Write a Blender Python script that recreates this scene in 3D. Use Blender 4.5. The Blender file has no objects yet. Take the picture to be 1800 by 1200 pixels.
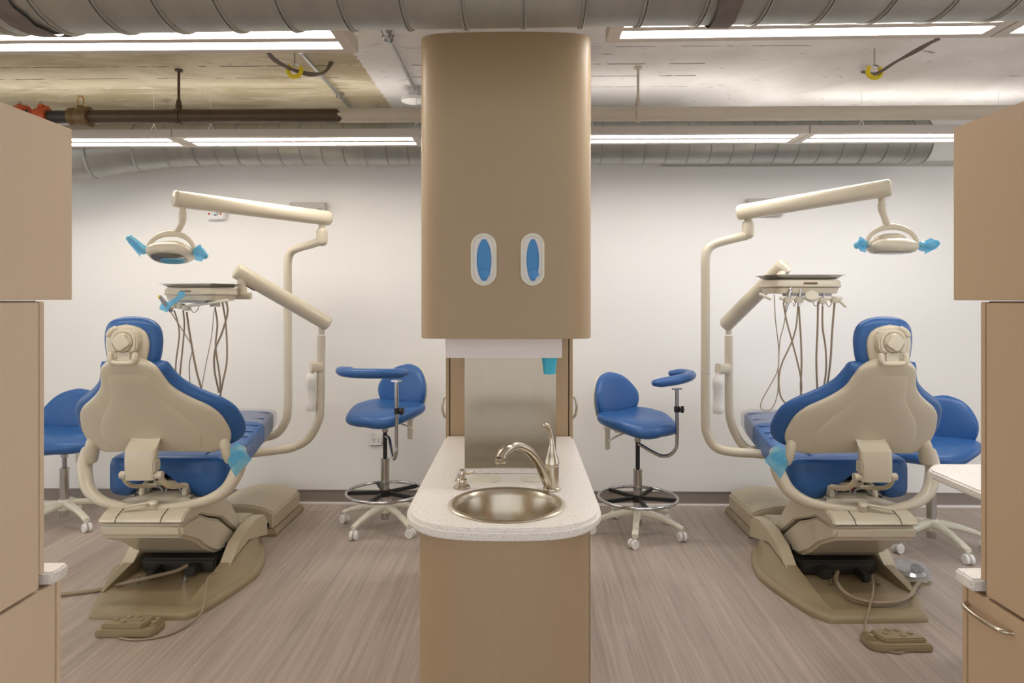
import bpy, bmesh, math, random
from mathutils import Vector, Matrix
random.seed(7)
S = bpy.context.scene
COL = S.collection
V = Vector
PI = math.pi
# ---------------------------------------------------------------- camera, world, exposure
PHI = 0.0175                      # the camera is turned one degree to the left of the room's long axis
FOC, HOR, EYE = 1200.0, 525.0, 1.5
cam_d = bpy.data.cameras.new('camera'); cam = bpy.data.objects.new('camera', cam_d); COL.objects.link(cam)
cam.location = (0, 0, EYE); cam.rotation_euler = (PI/2, 0, PHI)
cam_d.sensor_width = 36; cam_d.lens = 36*FOC/1800; cam_d.shift_y = -75/1800; cam_d.clip_start = 0.02
S.camera = cam
S.view_settings.view_transform = 'Standard'; S.view_settings.look = 'None'
S.view_settings.gamma = 1; S.view_settings.use_curve_mapping = False
S.view_settings.exposure = 0.5
W = bpy.data.worlds.new('world'); S.world = W; W.use_nodes = True
W.node_tree.nodes['Background'].inputs[0].default_value = (0.95, 0.975, 1.02, 1)
W.node_tree.nodes['Background'].inputs[1].default_value = 1.08
LAMP = 15.5                        # strength of the fluorescent diffusers

def at(px, py, Y):
    """a point measured in the photograph at distance Y, in room coordinates"""
    x = (px-900)*Y/FOC; z = EYE-(py-HOR)*Y/FOC
    return V((x*math.cos(PHI)-Y*math.sin(PHI), x*math.sin(PHI)+Y*math.cos(PHI), z))
def cr(x, y, z=0):
    return V((x*math.cos(PHI)-y*math.sin(PHI), x*math.sin(PHI)+y*math.cos(PHI), z))

# ---------------------------------------------------------------- materials
def lin(c):
    return tuple(((v/255)/12.92 if v/255 <= .04045 else ((v/255+.055)/1.055)**2.4) for v in c)+(1,)
def nt(name):
    m = bpy.data.materials.new(name); m.use_nodes = True
    n = m.node_tree.nodes; return m, n, m.node_tree.links, n['Principled BSDF']
def mat(name, rgb, rough=.5, metal=0, var=0.04, scale=12, bump=0, spec=.5, coat=0, stretch=None):
    m, n, l, b = nt(name)
    tc = n.new('ShaderNodeTexCoord'); no = n.new('ShaderNodeTexNoise')
    mp = n.new('ShaderNodeMapping'); l.new(tc.outputs['Object'], mp.inputs[0]); l.new(mp.outputs[0], no.inputs['Vector'])
    if stretch: mp.inputs['Scale'].default_value = stretch
    no.inputs['Scale'].default_value = scale; no.inputs['Detail'].default_value = 4
    mx = n.new('ShaderNodeMix'); mx.data_type = 'RGBA'
    c = lin(rgb); mx.inputs[6].default_value = tuple(v*(1-var) for v in c[:3])+(1,)
    mx.inputs[7].default_value = tuple(min(1, v*(1+var)) for v in c[:3])+(1,)
    l.new(no.outputs['Fac'], mx.inputs[0]); l.new(mx.outputs[2], b.inputs['Base Color'])
    b.inputs['Roughness'].default_value = rough; b.inputs['Metallic'].default_value = metal
    b.inputs['Specular IOR Level'].default_value = spec; b.inputs['Coat Weight'].default_value = coat
    if bump:
        bp = n.new('ShaderNodeBump'); bp.inputs['Strength'].default_value = bump; bp.inputs['Distance'].default_value = .002
        l.new(no.outputs['Fac'], bp.inputs['Height']); l.new(bp.outputs[0], b.inputs['Normal'])
    return m
def film(name, rgb, clear, rough=.15):
    m, n, l, b = nt(name)
    b.inputs['Base Color'].default_value = lin(rgb); b.inputs['Roughness'].default_value = rough
    t = n.new('ShaderNodeBsdfTransparent'); t.inputs[0].default_value = tuple(.5+.5*v for v in lin(rgb)[:3])+(1,)
    no = n.new('ShaderNodeTexNoise'); no.inputs['Scale'].default_value = 30
    tc = n.new('ShaderNodeTexCoord'); l.new(tc.outputs['Object'], no.inputs['Vector'])
    bp = n.new('ShaderNodeBump'); bp.inputs['Strength'].default_value = .6; bp.inputs['Distance'].default_value = .01
    l.new(no.outputs['Fac'], bp.inputs['Height']); l.new(bp.outputs[0], b.inputs['Normal'])
    mx = n.new('ShaderNodeMixShader'); mx.inputs[0].default_value = clear
    l.new(b.outputs[0], mx.inputs[1]); l.new(t.outputs[0], mx.inputs[2]); l.new(mx.outputs[0], n['Material Output'].inputs[0])
    return m
M = {}
M['wall'] = mat('wall_paint', (238, 236, 232), .75, var=.012, scale=3, bump=.05)
M['laminate'] = mat('tan_laminate', (170, 147, 115), .42, var=.02, scale=60, bump=.02)
M['laminate2'] = mat('rosy_tan_laminate', (214, 193, 166), .42, var=.02, scale=60, bump=.02)
M['laminate3'] = mat('warm_tan_laminate', (196, 169, 138), .42, var=.02, scale=60, bump=.02)
M['gap'] = mat('dark_gap', (60, 50, 38), .8)
M['beige'] = mat('beige_plastic', (207, 197, 175), .3, var=.01, coat=.15)
M['cream'] = mat('cream_nylon', (226, 222, 203), .35, var=.01)
M['tan'] = mat('tan_plastic', (150, 134, 104), .36, var=.02)
M['tan2'] = mat('light_tan_plastic', (196, 183, 155), .36, var=.02)
M['blue'] = mat('blue_vinyl', (46, 95, 156), .36, var=.03, scale=40, bump=.04)
M['seam'] = mat('blue_seam', (20, 52, 105), .6)
M['chrome'] = mat('chrome', (192, 192, 192), .14, 1, var=.01)
M['nickel'] = mat('brushed_nickel', (196, 186, 168), .25, 1, var=.05, scale=60)
M['steel'] = mat('brushed_steel', (152, 141, 124), .22, 1, var=.04, scale=6, stretch=(10, 10, .8))
M['sinksteel'] = mat('sink_steel', (200, 190, 172), .27, 1, var=.06, scale=20)
M['black'] = mat('black_plastic', (28, 27, 27), .45)
M['dark'] = mat('dark_metal', (62, 58, 52), .5, .3)
M['hose'] = mat('taupe_hose', (150, 133, 108), .45)
M['white'] = mat('white_plastic', (236, 234, 230), .35, var=.005)
M['lilac'] = mat('white_enamel', (236, 228, 224), .4, var=.008)
M['base'] = mat('baseboard_vinyl', (140, 130, 122), .5, var=.03)
M['duct'] = mat('galvanised', (168, 168, 162), .42, .75, var=.16, scale=5, bump=.1, stretch=(3, .8, .8))
M['conduit'] = mat('galvanised_conduit', (200, 200, 198), .35, .8, var=.1)
M['fixture'] = mat('fixture_enamel', (205, 198, 190), .5, var=.01)
M['brown'] = mat('dark_pipe', (82, 66, 48), .4, .2, var=.2, scale=20)
M['pipepaint'] = mat('painted_pipe', (202, 192, 174), .5, var=.05, scale=8)
M['orange'] = mat('orange_coupling', (196, 84, 40), .45)
M['brass'] = mat('brass', (190, 150, 80), .3, .9)
M['bronze'] = mat('worn_fitting', (120, 98, 66), .5, .4, var=.3, scale=40)
M['cable'] = mat('grey_cable', (112, 100, 92), .5)
M['yellow'] = mat('yellow_plastic', (226, 204, 30), .4)
M['cyan'] = mat('cyan_plastic', (70, 186, 214), .35, var=.02)
M['glove'] = mat('blue_nitrile', (78, 146, 204), .6, var=.12, scale=25, bump=.5)
M['film'] = film('blue_film', (125, 208, 242), .55)
M['clear'] = film('clear_vinyl', (225, 225, 228), .72, .1)
M['bottle'] = mat('milky_plastic', (232, 228, 220), .3, var=.01)
M['glass'] = mat('lamp_lens', (132, 124, 110), .15, .3)
M['tape'] = mat('duct_tape', (110, 100, 94), .6, var=.35, scale=40)
M['red'] = mat('red_print', (200, 50, 40), .5)
M['greyp'] = mat('grey_plastic', (150, 148, 148), .4)
M['wallgrey'] = mat('grey_enamel_box', (190, 184, 178), .5, var=.01)

def emis(name, rgb, st):
    m, n, l, b = nt(name)
    b.inputs['Base Color'].default_value = (.9, .9, .9, 1)
    b.inputs['Emission Color'].default_value = lin(rgb); b.inputs['Emission Strength'].default_value = st
    return m
M['tube'] = emis('warm_lit_diffuser', (255, 247, 238), LAMP*.94)
M['tube2'] = emis('neutral_lit_diffuser', (255, 252, 250), LAMP*.96)
M['uplight'] = emis('lit_uplight', (255, 250, 244), LAMP*.25)

def counter_mat():
    m, n, l, b = nt('speckled_solid_surface')
    tc = n.new('ShaderNodeTexCoord'); prev = None
    base = lin((236, 231, 224))
    for sc, th, col in ((230, .22, (120, 96, 76)), (170, .15, (70, 66, 64)), (300, .24, (190, 168, 150)), (120, .09, (60, 62, 70))):
        vo = n.new('ShaderNodeTexVoronoi'); vo.inputs['Scale'].default_value = sc; l.new(tc.outputs['Object'], vo.inputs['Vector'])
        lt = n.new('ShaderNodeMath'); lt.operation = 'LESS_THAN'; l.new(vo.outputs['Distance'], lt.inputs[0]); lt.inputs[1].default_value = th
        wn = n.new('ShaderNodeMath'); wn.operation = 'LESS_THAN'
        sp = n.new('ShaderNodeSeparateColor'); l.new(vo.outputs['Color'], sp.inputs[0]); l.new(sp.outputs[0], wn.inputs[0]); wn.inputs[1].default_value = .35
        ml = n.new('ShaderNodeMath'); ml.operation = 'MULTIPLY'; l.new(lt.outputs[0], ml.inputs[0]); l.new(wn.outputs[0], ml.inputs[1])
        mx = n.new('ShaderNodeMix'); mx.data_type = 'RGBA'; l.new(ml.outputs[0], mx.inputs[0])
        if prev: l.new(prev, mx.inputs[6])
        else: mx.inputs[6].default_value = base
        mx.inputs[7].default_value = lin(col); prev = mx.outputs[2]
    l.new(prev, b.inputs['Base Color']); b.inputs['Roughness'].default_value = .35
    return m
M['counter'] = counter_mat()

def floor_mat():
    m, n, l, b = nt('vinyl_plank')
    tc = n.new('ShaderNodeTexCoord'); sp = n.new('ShaderNodeSeparateXYZ'); cb = n.new('ShaderNodeCombineXYZ')
    l.new(tc.outputs['Object'], sp.inputs[0]); l.new(sp.outputs[1], cb.inputs[0]); l.new(sp.outputs[0], cb.inputs[1])
    br = n.new('ShaderNodeTexBrick'); l.new(cb.outputs[0], br.inputs['Vector'])
    br.inputs['Scale'].default_value = 1; br.inputs['Brick Width'].default_value = 1.2; br.inputs['Row Height'].default_value = .17
    br.inputs['Mortar Size'].default_value = .0009; br.inputs['Mortar Smooth'].default_value = .5; br.offset = .37; br.inputs['Bias'].default_value = 0
    br.inputs['Color1'].default_value = lin((169, 155, 144)); br.inputs['Color2'].default_value = lin((180, 167, 157)); br.inputs['Mortar'].default_value = lin((150, 135, 124))
    prev = br.outputs['Color']
    for sc, st, lo, hi, f in ((1, (42, 1.1, 1), (.84, .83, .82, 1), (1.1, 1.1, 1.1, 1), .9), (1, (170, 3, 1), (.86, .86, .85, 1), (1.1, 1.1, 1.1, 1), .8), (1, (9, .5, 1), (.88, .88, .88, 1), (1.08, 1.07, 1.06, 1), .8)):
        mp = n.new('ShaderNodeMapping'); mp.inputs['Scale'].default_value = st; l.new(tc.outputs['Object'], mp.inputs[0])
        no = n.new('ShaderNodeTexNoise'); no.inputs['Scale'].default_value = sc; no.inputs['Detail'].default_value = 5; no.inputs['Distortion'].default_value = .4
        l.new(mp.outputs[0], no.inputs['Vector'])
        rp = n.new('ShaderNodeValToRGB'); rp.color_ramp.elements[0].position = .32; rp.color_ramp.elements[1].position = .68
        rp.color_ramp.elements[0].color = lo; rp.color_ramp.elements[1].color = hi; l.new(no.outputs['Fac'], rp.inputs[0])
        mx = n.new('ShaderNodeMix'); mx.data_type = 'RGBA'; mx.blend_type = 'MULTIPLY'; mx.inputs[0].default_value = f
        l.new(prev, mx.inputs[6]); l.new(rp.outputs[0], mx.inputs[7]); prev = mx.outputs[2]
    l.new(prev, b.inputs['Base Color']); b.inputs['Roughness'].default_value = .5; b.inputs['Specular IOR Level'].default_value = .3
    return m
M['floor'] = floor_mat()

def ceil_mat():
    m, n, l, b = nt('concrete_ceiling')
    tc = n.new('ShaderNodeTexCoord'); sp = n.new('ShaderNodeSeparateXYZ'); l.new(tc.outputs['Object'], sp.inputs[0])
    def math_(op, a, c=None, v=None):
        k = n.new('ShaderNodeMath'); k.operation = op
        (l.new(a, k.inputs[0]) if not isinstance(a, (int, float)) else setattr(k.inputs[0], 'default_value', a))
        if c is not None: (l.new(c, k.inputs[1]) if not isinstance(c, (int, float)) else setattr(k.inputs[1], 'default_value', c))
        return k.outputs[0]
    def noise(sc, st=(1, 1, 1), det=5, dist=0):
        mp = n.new('ShaderNodeMapping'); mp.inputs['Scale'].default_value = st; l.new(tc.outputs['Object'], mp.inputs[0])
        k = n.new('ShaderNodeTexNoise'); k.inputs['Scale'].default_value = sc; k.inputs['Detail'].default_value = det; k.inputs['Distortion'].default_value = dist
        l.new(mp.outputs[0], k.inputs['Vector']); return k.outputs['Fac']
    def mixc(f, a, c):
        k = n.new('ShaderNodeMix'); k.data_type = 'RGBA'; l.new(f, k.inputs[0])
        for i, s in ((6, a), (7, c)):
            (setattr(k.inputs[i], 'default_value', s) if isinstance(s, tuple) else l.new(s, k.inputs[i]))
        return k.outputs[2]
    def ramp(f, a, c):
        k = n.new('ShaderNodeMapRange'); l.new(f, k.inputs[0]); k.inputs[1].default_value = a; k.inputs[2].default_value = c; return k.outputs[0]
    # raw concrete on the left
    raw = mixc(ramp(noise(1.6, (1, 2.2, 1), 8, .6), .38, .62), lin((190, 176, 146)), lin((226, 216, 190)))
    raw = mixc(ramp(noise(7, (.6, 3, 1), 6, 1.), .56, .72), raw, lin((226, 218, 198)))
    raw = mixc(ramp(noise(2.3, (1, 1.4, 1), 6, 1.5), .60, .75), raw, lin((172, 157, 126)))
    pnt = mixc(ramp(noise(3, (1, 1, 1), 5, .5), .4, .7), lin((242, 239, 236)), lin((230, 225, 220)))
    pnt = mixc(ramp(noise(24, (.5, 1.6, 1), 6, .6), .66, .74), pnt, lin((170, 160, 150)))
    edge = math_('ADD', sp.outputs[0], math_('MULTIPLY', math_('SUBTRACT', noise(30), .5), .05))
    col = mixc(math_('GREATER_THAN', edge, -.90), raw, pnt)
    # board joints running along the room
    for y0, w in ((3.53, .0035), (3.79, .006), (3.995, .005), (4.2, .003), (3.2, .004)):
        d = math_('ABSOLUTE', math_('SUBTRACT', math_('ADD', sp.outputs[1], math_('MULTIPLY', noise(20), .012)), y0+.006))
        ln = math_('MULTIPLY', math_('LESS_THAN', d, w), ramp(noise(8, (1, .1, 1)), .42, .5))
        ln = math_('MULTIPLY', ln, math_('LESS_THAN', sp.outputs[0], 1.0 if y0 > 3.6 else 1.5))
        col = mixc(ln, col, lin((120, 106, 88)))
    l.new(col, b.inputs['Base Color']); b.inputs['Roughness'].default_value = .85; b.inputs['Specular IOR Level'].default_value = .2
    bp = n.new('ShaderNodeBump'); bp.inputs['Strength'].default_value = .4; bp.inputs['Distance'].default_value = .006
    l.new(noise(9, (1, 2, 1), 6), bp.inputs['Height']); l.new(bp.outputs[0], b.inputs['Normal'])
    return m
M['ceiling'] = ceil_mat()

# ---------------------------------------------------------------- mesh helpers
def bmn(): return bmesh.new()
def merge(bm, src, mtx=None):
    if mtx is not None: src.transform(mtx)
    me = bpy.data.meshes.new('t'); src.to_mesh(me); src.free(); bm.from_mesh(me); bpy.data.meshes.remove(me); return bm
def box(bm, x0, x1, y0, y1, z0, z1, bev=0, seg=2, mtx=None):
    t = bmn(); bmesh.ops.create_cube(t, size=1)
    t.transform(Matrix.Translation(((x0+x1)/2, (y0+y1)/2, (z0+z1)/2)) @ Matrix.Diagonal((abs(x1-x0), abs(y1-y0), abs(z1-z0), 1)))
    if bev: bmesh.ops.bevel(t, geom=t.edges[:], offset=bev, segments=seg, affect='EDGES', clamp_overlap=True)
    return merge(bm, t, mtx)
def smooth(pts, k=6):
    P = [V(p) for p in pts]; out = []
    for i in range(len(P)-1):
        a = P[i-1] if i else P[0]*2-P[1]; b, c = P[i], P[i+1]; d = P[i+2] if i+2 < len(P) else P[-1]*2-P[-2]
        for j in range(k):
            t = j/k; out.append(.5*((2*b)+(c-a)*t+(2*a-5*b+4*c-d)*t*t+(3*b-3*c+d-a)*t**3))
    out.append(P[-1]); return out
def rad(r, n):
    if isinstance(r, (int, float)): return [r]*n
    out = []
    for i in range(n):
        f = i/(n-1)*(len(r)-1); a = min(int(f), len(r)-2); out.append(r[a]+(r[a+1]-r[a])*(f-a))
    return out
def loft(bm, rings, cap=True, closed=False):
    vs = [[bm.verts.new(p) for p in r] for r in rings]; n = len(vs[0])
    for a in range(len(vs)-(0 if closed else 1)):
        A, B = vs[a], vs[(a+1) % len(vs)]
        for i in range(n):
            bm.faces.new((A[i], A[(i+1) % n], B[(i+1) % n], B[i]))
    if cap and not closed:
        bm.faces.new(vs[0][::-1]); bm.faces.new(vs[-1])
    bmesh.ops.recalc_face_normals(bm, faces=bm.faces[:]); return bm
def tube(bm, pts, r, seg=10, sm=0, flat=1, up=(0, 0, 1), roundcap=False, e=2):
    P = smooth(pts, sm) if sm else [V(p) for p in pts]
    R = rad(r, len(P)); t0 = (P[1]-P[0]).normalized(); u = V(up)
    if abs(t0.dot(u)) > .95: u = V((1, 0, 0))
    a = t0.cross(u).normalized(); rings = []
    items = []
    for i, p in enumerate(P):
        t = ((P[i+1] if i+1 < len(P) else P[i])-(P[i-1] if i else P[i])).normalized()
        a = (a-t*a.dot(t)).normalized(); b = a.cross(t).normalized(); items.append((p, t, a.copy(), b, R[i]))
    if roundcap:
        p, t, a0, b0, r0 = items[0]; pre = [(p-t*r0*math.sin(q)*.8, t, a0, b0, r0*math.cos(q)) for q in (1.35, .9, .45)]
        p, t, a0, b0, r0 = items[-1]; post = [(p+t*r0*math.sin(q)*.8, t, a0, b0, r0*math.cos(q)) for q in (.45, .9, 1.35)]
        items = pre+items+post
    def se(c): return math.copysign(abs(c)**(2/e), c)
    for p, t, a0, b0, r0 in items:
        rings.append([p+a0*se(math.cos(k*2*PI/seg))*r0+b0*se(math.sin(k*2*PI/seg))*r0*flat for k in range(seg)])
    t = bmn(); loft(t, rings); return merge(bm, t)
def lathe(bm, prof, c=(0, 0, 0), axis=(0, 0, 1), seg=32, cap=True):
    ax = V(axis).normalized(); q = V((0, 0, 1)).rotation_difference(ax).to_matrix()
    rings = [[V(c)+q @ V((r*math.cos(k*2*PI/seg), r*math.sin(k*2*PI/seg), z)) for k in range(seg)] for r, z in prof]
    t = bmn(); loft(t, rings, cap); return merge(bm, t)
def srow(c, U, N, w, h, e=2.5, n=32):
    def se(v): return math.copysign(abs(v)**(2/e), v)
    return [V(c)+V(U)*w*se(math.cos(k*2*PI/n))+V(N)*h*se(math.sin(k*2*PI/n)) for k in range(n)]
def prism(bm, pts, a0, a1, plane='xy', bev=0, seg=2, mtx=None, holes=(), capedges=True):
    def to(p, a): return {'xy': V((p[0], p[1], a)), 'yz': V((a, p[0], p[1])), 'xz': V((p[0], a, p[1]))}[plane]
    t = bmn(); loops = []
    for L in [pts]+list(holes): loops.append([t.verts.new(to(p, a0)) for p in L])
    if holes:
        ed = []
        for L in loops:
            for i in range(len(L)): ed.append(t.edges.new((L[i], L[(i+1) % len(L)])))
        bmesh.ops.triangle_fill(t, edges=ed, use_beauty=True)
    else: t.faces.new(loops[0])
    r = bmesh.ops.extrude_face_region(t, geom=t.faces[:])
    d = to((0, 0), a1)-to((0, 0), a0)
    bmesh.ops.translate(t, vec=d, verts=[g for g in r['geom'] if isinstance(g, bmesh.types.BMVert)])
    bmesh.ops.recalc_face_normals(t, faces=t.faces[:])
    if bev:
        ed = [e for e in t.edges if len(e.link_faces) == 2 and e.calc_face_angle(0) > .6]
        bmesh.ops.bevel(t, geom=ed, offset=bev, segments=seg, affect='EDGES', clamp_overlap=True)
    return merge(bm, t, mtx)
def interp(T, t):
    if t <= T[0][0]: return T[0][1:]
    for a, b in zip(T, T[1:]):
        if t <= b[0]:
            f = (t-a[0])/(b[0]-a[0]); return tuple(x+(y-x)*f for x, y in zip(a[1:], b[1:]))
    return T[-1][1:]

def dens(T, k=5):
    out = []
    for i in range(len(T)-1):
        a, b, c, d = T[max(i-1, 0)], T[i], T[i+1], T[min(i+2, len(T)-1)]
        for j in range(k):
            f = j/k; h = f*f*(3-2*f); row = [b[0]+(c[0]-b[0])*f]; w = c[0]-b[0]
            for n_ in range(1, len(b)):
                m0 = (c[n_]-a[n_])/max(1e-6, c[0]-a[0])*w; m1 = (d[n_]-b[n_])/max(1e-6, d[0]-b[0])*w
                row.append((2*f**3-3*f*f+1)*b[n_]+(f**3-2*f*f+f)*m0+(3*f*f-2*f**3)*c[n_]+(f**3-f*f)*m1)
            out.append(tuple(row))
    return out+[T[-1]]
XF = {}                                             # world matrix of each root and its parts
def thing(name, label, cat, loc=(0, 0, 0), rotz=0, group=None):
    o = bpy.data.objects.new(name, None); COL.objects.link(o); o.empty_display_size = .1
    o.location = loc; o.rotation_euler = (0, 0, rotz); o['label'] = label; o['category'] = cat
    if group: o['group'] = group
    XF[o] = Matrix.Translation(V(loc)) @ Matrix.Rotation(rotz, 4, 'Z'); return o
def finish(name, bm, m, sm=True, ang=40):
    bmesh.ops.recalc_face_normals(bm, faces=bm.faces[:])
    me = bpy.data.meshes.new(name); bm.to_mesh(me); bm.free()
    me.materials.append(M[m] if isinstance(m, str) else m)
    if sm:
        me.polygons.foreach_set('use_smooth', [True]*len(me.polygons))
        try: me.set_sharp_from_angle(angle=math.radians(ang))
        except Exception: pass
    o = bpy.data.objects.new(name, me); COL.objects.link(o); return o
def part(name, bm, m, parent, world=False, s=1, label=None, ang=40):
    """a part of a thing; the mesh is in the thing's own frame, or in the room's when world is set"""
    if world: bm.transform(XF[parent].inverted())
    if s < 0: bm.transform(Matrix.Diagonal((-1, 1, 1, 1)))
    o = finish(name, bm, m, ang=ang); o.parent = parent; XF[o] = XF[parent]
    if label: o['label'] = label
    return o
def solo(name, bm, m, label, cat, group=None, ang=40):
    """a thing that is one mesh (vertices given in the room), with its origin at its base"""
    lo = [min(v.co[i] for v in bm.verts) for i in range(3)]; hi = [max(v.co[i] for v in bm.verts) for i in range(3)]
    c = V(((lo[0]+hi[0])/2, (lo[1]+hi[1])/2, lo[2])); bm.transform(Matrix.Translation(-c))
    o = finish(name, bm, m, ang=ang); o.location = c; o['label'] = label; o['category'] = cat
    if group: o['group'] = group
    XF[o] = Matrix.Translation(c); return o
def struct(name, bm, m):
    o = finish(name, bm, m); o['kind'] = 'structure'; return o

# ---------------------------------------------------------------- the room
WALL, CEIL = 4.97, 2.8
b = box(bmn(), -8, 8, -3, WALL+.2, -.1, 0); struct('floor', b, 'floor')
b = box(bmn(), -8, 8, WALL, WALL+.15, 0, CEIL); struct('wall_back', b, 'wall')
b = box(bmn(), -8, 8, -3, WALL+.2, CEIL, CEIL+.15)
# drop panel with a splayed edge, lower than the slab on its left
A = [(.80, 4.96), (1.00, 4.50), (1.72, 3.55), (2.45, 2.9), (3.2, 2.45)]
B = [(1.12, 4.96), (1.33, 4.45), (2.12, 3.58), (2.75, 3.02), (3.5, 2.6)]
for i in range(len(A)-1):
    f = [b.verts.new(p) for p in ((*A[i], CEIL), (*A[i+1], CEIL), (*B[i+1], CEIL-.08), (*B[i], CEIL-.08))]; b.faces.new(f)
f = [b.verts.new((*p, CEIL-.08)) for p in B]+[b.verts.new((7.9, 2.6, CEIL-.08)), b.verts.new((7.9, 4.96, CEIL-.08))]; b.faces.new(f)
f = [b.verts.new(p) for p in ((3.2, 2.45, CEIL), (3.5, 2.6, CEIL-.08), (7.9, 2.6, CEIL-.08), (7.9, 2.45, CEIL))]; b.faces.new(f)
struct('ceiling', b, 'ceiling')
b = box(bmn(), -8, 8, WALL-.008, WALL, .012, .105, .003); box(b, -8, 8, WALL-.012, WALL, .098, .105, .002)
struct('baseboard_back', b, 'base')
b = box(bmn(), -8, 8, WALL-.022, WALL, 0, .018, .003); struct('trim_1', b, 'lilac')

# ---------------------------------------------------------------- large ceiling services
def duct(y, z, r, x0, x1, step, label, tilt=0, k=1):
    b = bmn(); rings = []; x = x0; n = 40
    def ring(x, r): return [V((x, y+r*math.cos(q*2*PI/n), z+r*math.sin(q*2*PI/n)+tilt*x)) for q in range(n)]
    while x < x1:
        for dx, dr in ((0, 0), (.001, .006), (.006, .007), (.0075, .001), (.010, .001), (.0115, .006), (.016, .005), (.018, 0)): rings.append(ring(x+dx*k, r+dr*k))
        x += step
    loft(b, rings)
    return b
b = duct(1.76, 2.418, .205, -3.2, 3.2, .152, '', .007, k=.8)
t = thing('spiral_duct', 'large galvanised spiral duct crossing just above the top of the picture', 'duct', (0, 1.76, 2.2))
part('duct_run', b, 'duct', t, True)
def tape(x, w, sk, rr):
    b = bmn(); rg = []
    for q in (0, 1):
        rg.append([V((x+q*w+sk*math.cos(k*PI/20)+rr.uniform(-.006, .006), 1.76+.2125*math.cos(k*PI/20), 2.418+.2125*math.sin(k*PI/20)+.007*x)) for k in range(40)])
    loft(b, rg, cap=False); part('duct_tape', b, 'tape', t, True, label='dark worn tape around a duct joint')
tape(at(1255, 30, 1.75).x, .055, .02, random.Random(1)); tape(at(25, 30, 1.75).x, .06, .03, random.Random(2))
t = thing('spiral_duct', 'galvanised spiral duct running along the top of the back wall', 'duct', (0, 4.58, 2.39))
b = duct(4.62, 2.555, .145, -2.35, 2.75, .143, '', k=.55)
part('duct_run', b, 'duct', t, True)
def pt(x, y, z): return V((x, y, z))
# angled branch at the left end
b = bmn(); rings = []
for x, y, z, r in ((-2.30, 4.62, 2.555, .147), (-2.42, 4.61, 2.55, .15), (-2.62, 4.585, 2.53, .16), (-2.9, 4.54, 2.49, .175), (-3.3, 4.50, 2.46, .185), (-3.9, 4.48, 2.46, .185)):
    rings.append([V((x, y+r*math.cos(k*PI/16), z+r*math.sin(k*PI/16))) for k in range(32)])
loft(b, rings)
for x, y, z, r in ((-2.42, 4.61, 2.55, .152), (-2.62, 4.585, 2.53, .162), (-2.9, 4.54, 2.49, .177)):
    q = bmn(); lathe(q, [(r, 0), (r+.006, .004), (r+.006, .012), (r, .016)], (x, y, z), (1, .2, 0)); merge(b, q)
part('duct_elbow', b, 'duct', t, True, ang=30)
b = bmn(); lathe(b, [(.146, 0), (.151, .003), (.151, .05), (.146, .053)], (2.55, 4.62, 2.555), (1, 0, 0))
part('duct_collar', b, 'duct', t, True)

def fixture(x0, x1, y0, y1, z, label, z1=None, wires=()):
    z1 = z if z1 is None else z1
    t = thing('fluorescent_light', label, 'ceiling light', ((x0+x1)/2, (y0+y1)/2, z), 0, 'suspended twin fluorescent lights')
    sl = (z1-z)/(x1-x0); sh = Matrix.Identity(4); sh[2][0] = sl; sh[2][3] = -sl*x0
    w = y1-y0; g = .036*w/.24; st = (w-3*g)/2
    b = bmn()
    hh = .045
    for ya, yb in ((y0, y0+g), (y0+g+st, y1-g-st), (y1-g, y1)): box(b, x0, x1, ya, yb, z, z+hh, .0015, mtx=sh)
    box(b, x0-.0007, x0+.045, y0-.0007, y1+.0007, z-.0007, z+hh+.0007, .0015, mtx=sh); box(b, x1-.045, x1+.0007, y0-.0007, y1+.0007, z-.0007, z+hh+.0007, .0015, mtx=sh)
    box(b, x0, x1, y0+.012, y1-.012, z+.02, z+.026, .001, mtx=sh)
    part('housing', b, 'fixture', t, True)
    for ya in (y0+g, y1-g-st):
        b = bmn(); box(b, x0+.045, x1-.045, ya, ya+st, z+.008, z+.012, mtx=sh); part('diffuser', b, 'tube' if x0 < 0 else 'tube2', t, True)
    b = bmn(); box(b, x0+.045, x1-.045, y0+.02 if y0 < 3 else y0+.13, y1-.02, z+hh-.016, z+hh-.010, mtx=sh); part('uplight_diffuser', b, 'uplight', t, True)
    for xx in wires:
        b = bmn(); zt = z+sl*(xx-x0)+hh
        tube(b, [(xx-.03, (y0+y1)/2, zt-.005), (xx, (y0+y1)/2, zt+.07), (xx, (y0+y1)/2, CEIL)], .0016, 6)
        tube(b, [(xx+.03, (y0+y1)/2, zt-.005), (xx, (y0+y1)/2, zt+.07)], .0016, 6)
        part('hanger', b, 'white', t, True)
    return t
Z1 = 2.40
fixture(-1.965, -.607, 2.245, 2.485, Z1, 'nearer row ceiling light whose end shows just left of the tall tan unit', wires=(-.8, -1.8))
fixture(-3.33, -1.972, 2.245, 2.485, Z1, 'nearer row ceiling light cut off by the left edge', wires=(-2.1,))
fixture(.295, 1.655, 2.225, 2.465, Z1+.022, 'nearer row ceiling light just right of the tall tan unit', z1=Z1+.032, wires=(.5, 1.5))
fixture(1.662, 3.0, 2.225, 2.465, Z1+.032, 'nearer row ceiling light cut off by the right edge', z1=Z1+.04, wires=(1.8,))
fixture(-2.067, -.617, 3.975, 4.245, 2.45, 'farther row ceiling light left of the tall tan unit, over the left chair', wires=(-.65, -1.9))
fixture(-3.52, -2.073, 3.975, 4.245, 2.45, 'farther row ceiling light at the far left, partly behind the upper cabinet', wires=(-2.25,))
fixture(.187, 1.637, 3.945, 4.215, 2.45, 'farther row ceiling light emerging right of the tall tan unit', wires=(.4,))
fixture(1.643, 3.1, 3.945, 4.215, 2.45, 'farther row ceiling light at the far right, running to the right upper cabinet', wires=(2.0, 2.8))

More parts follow.
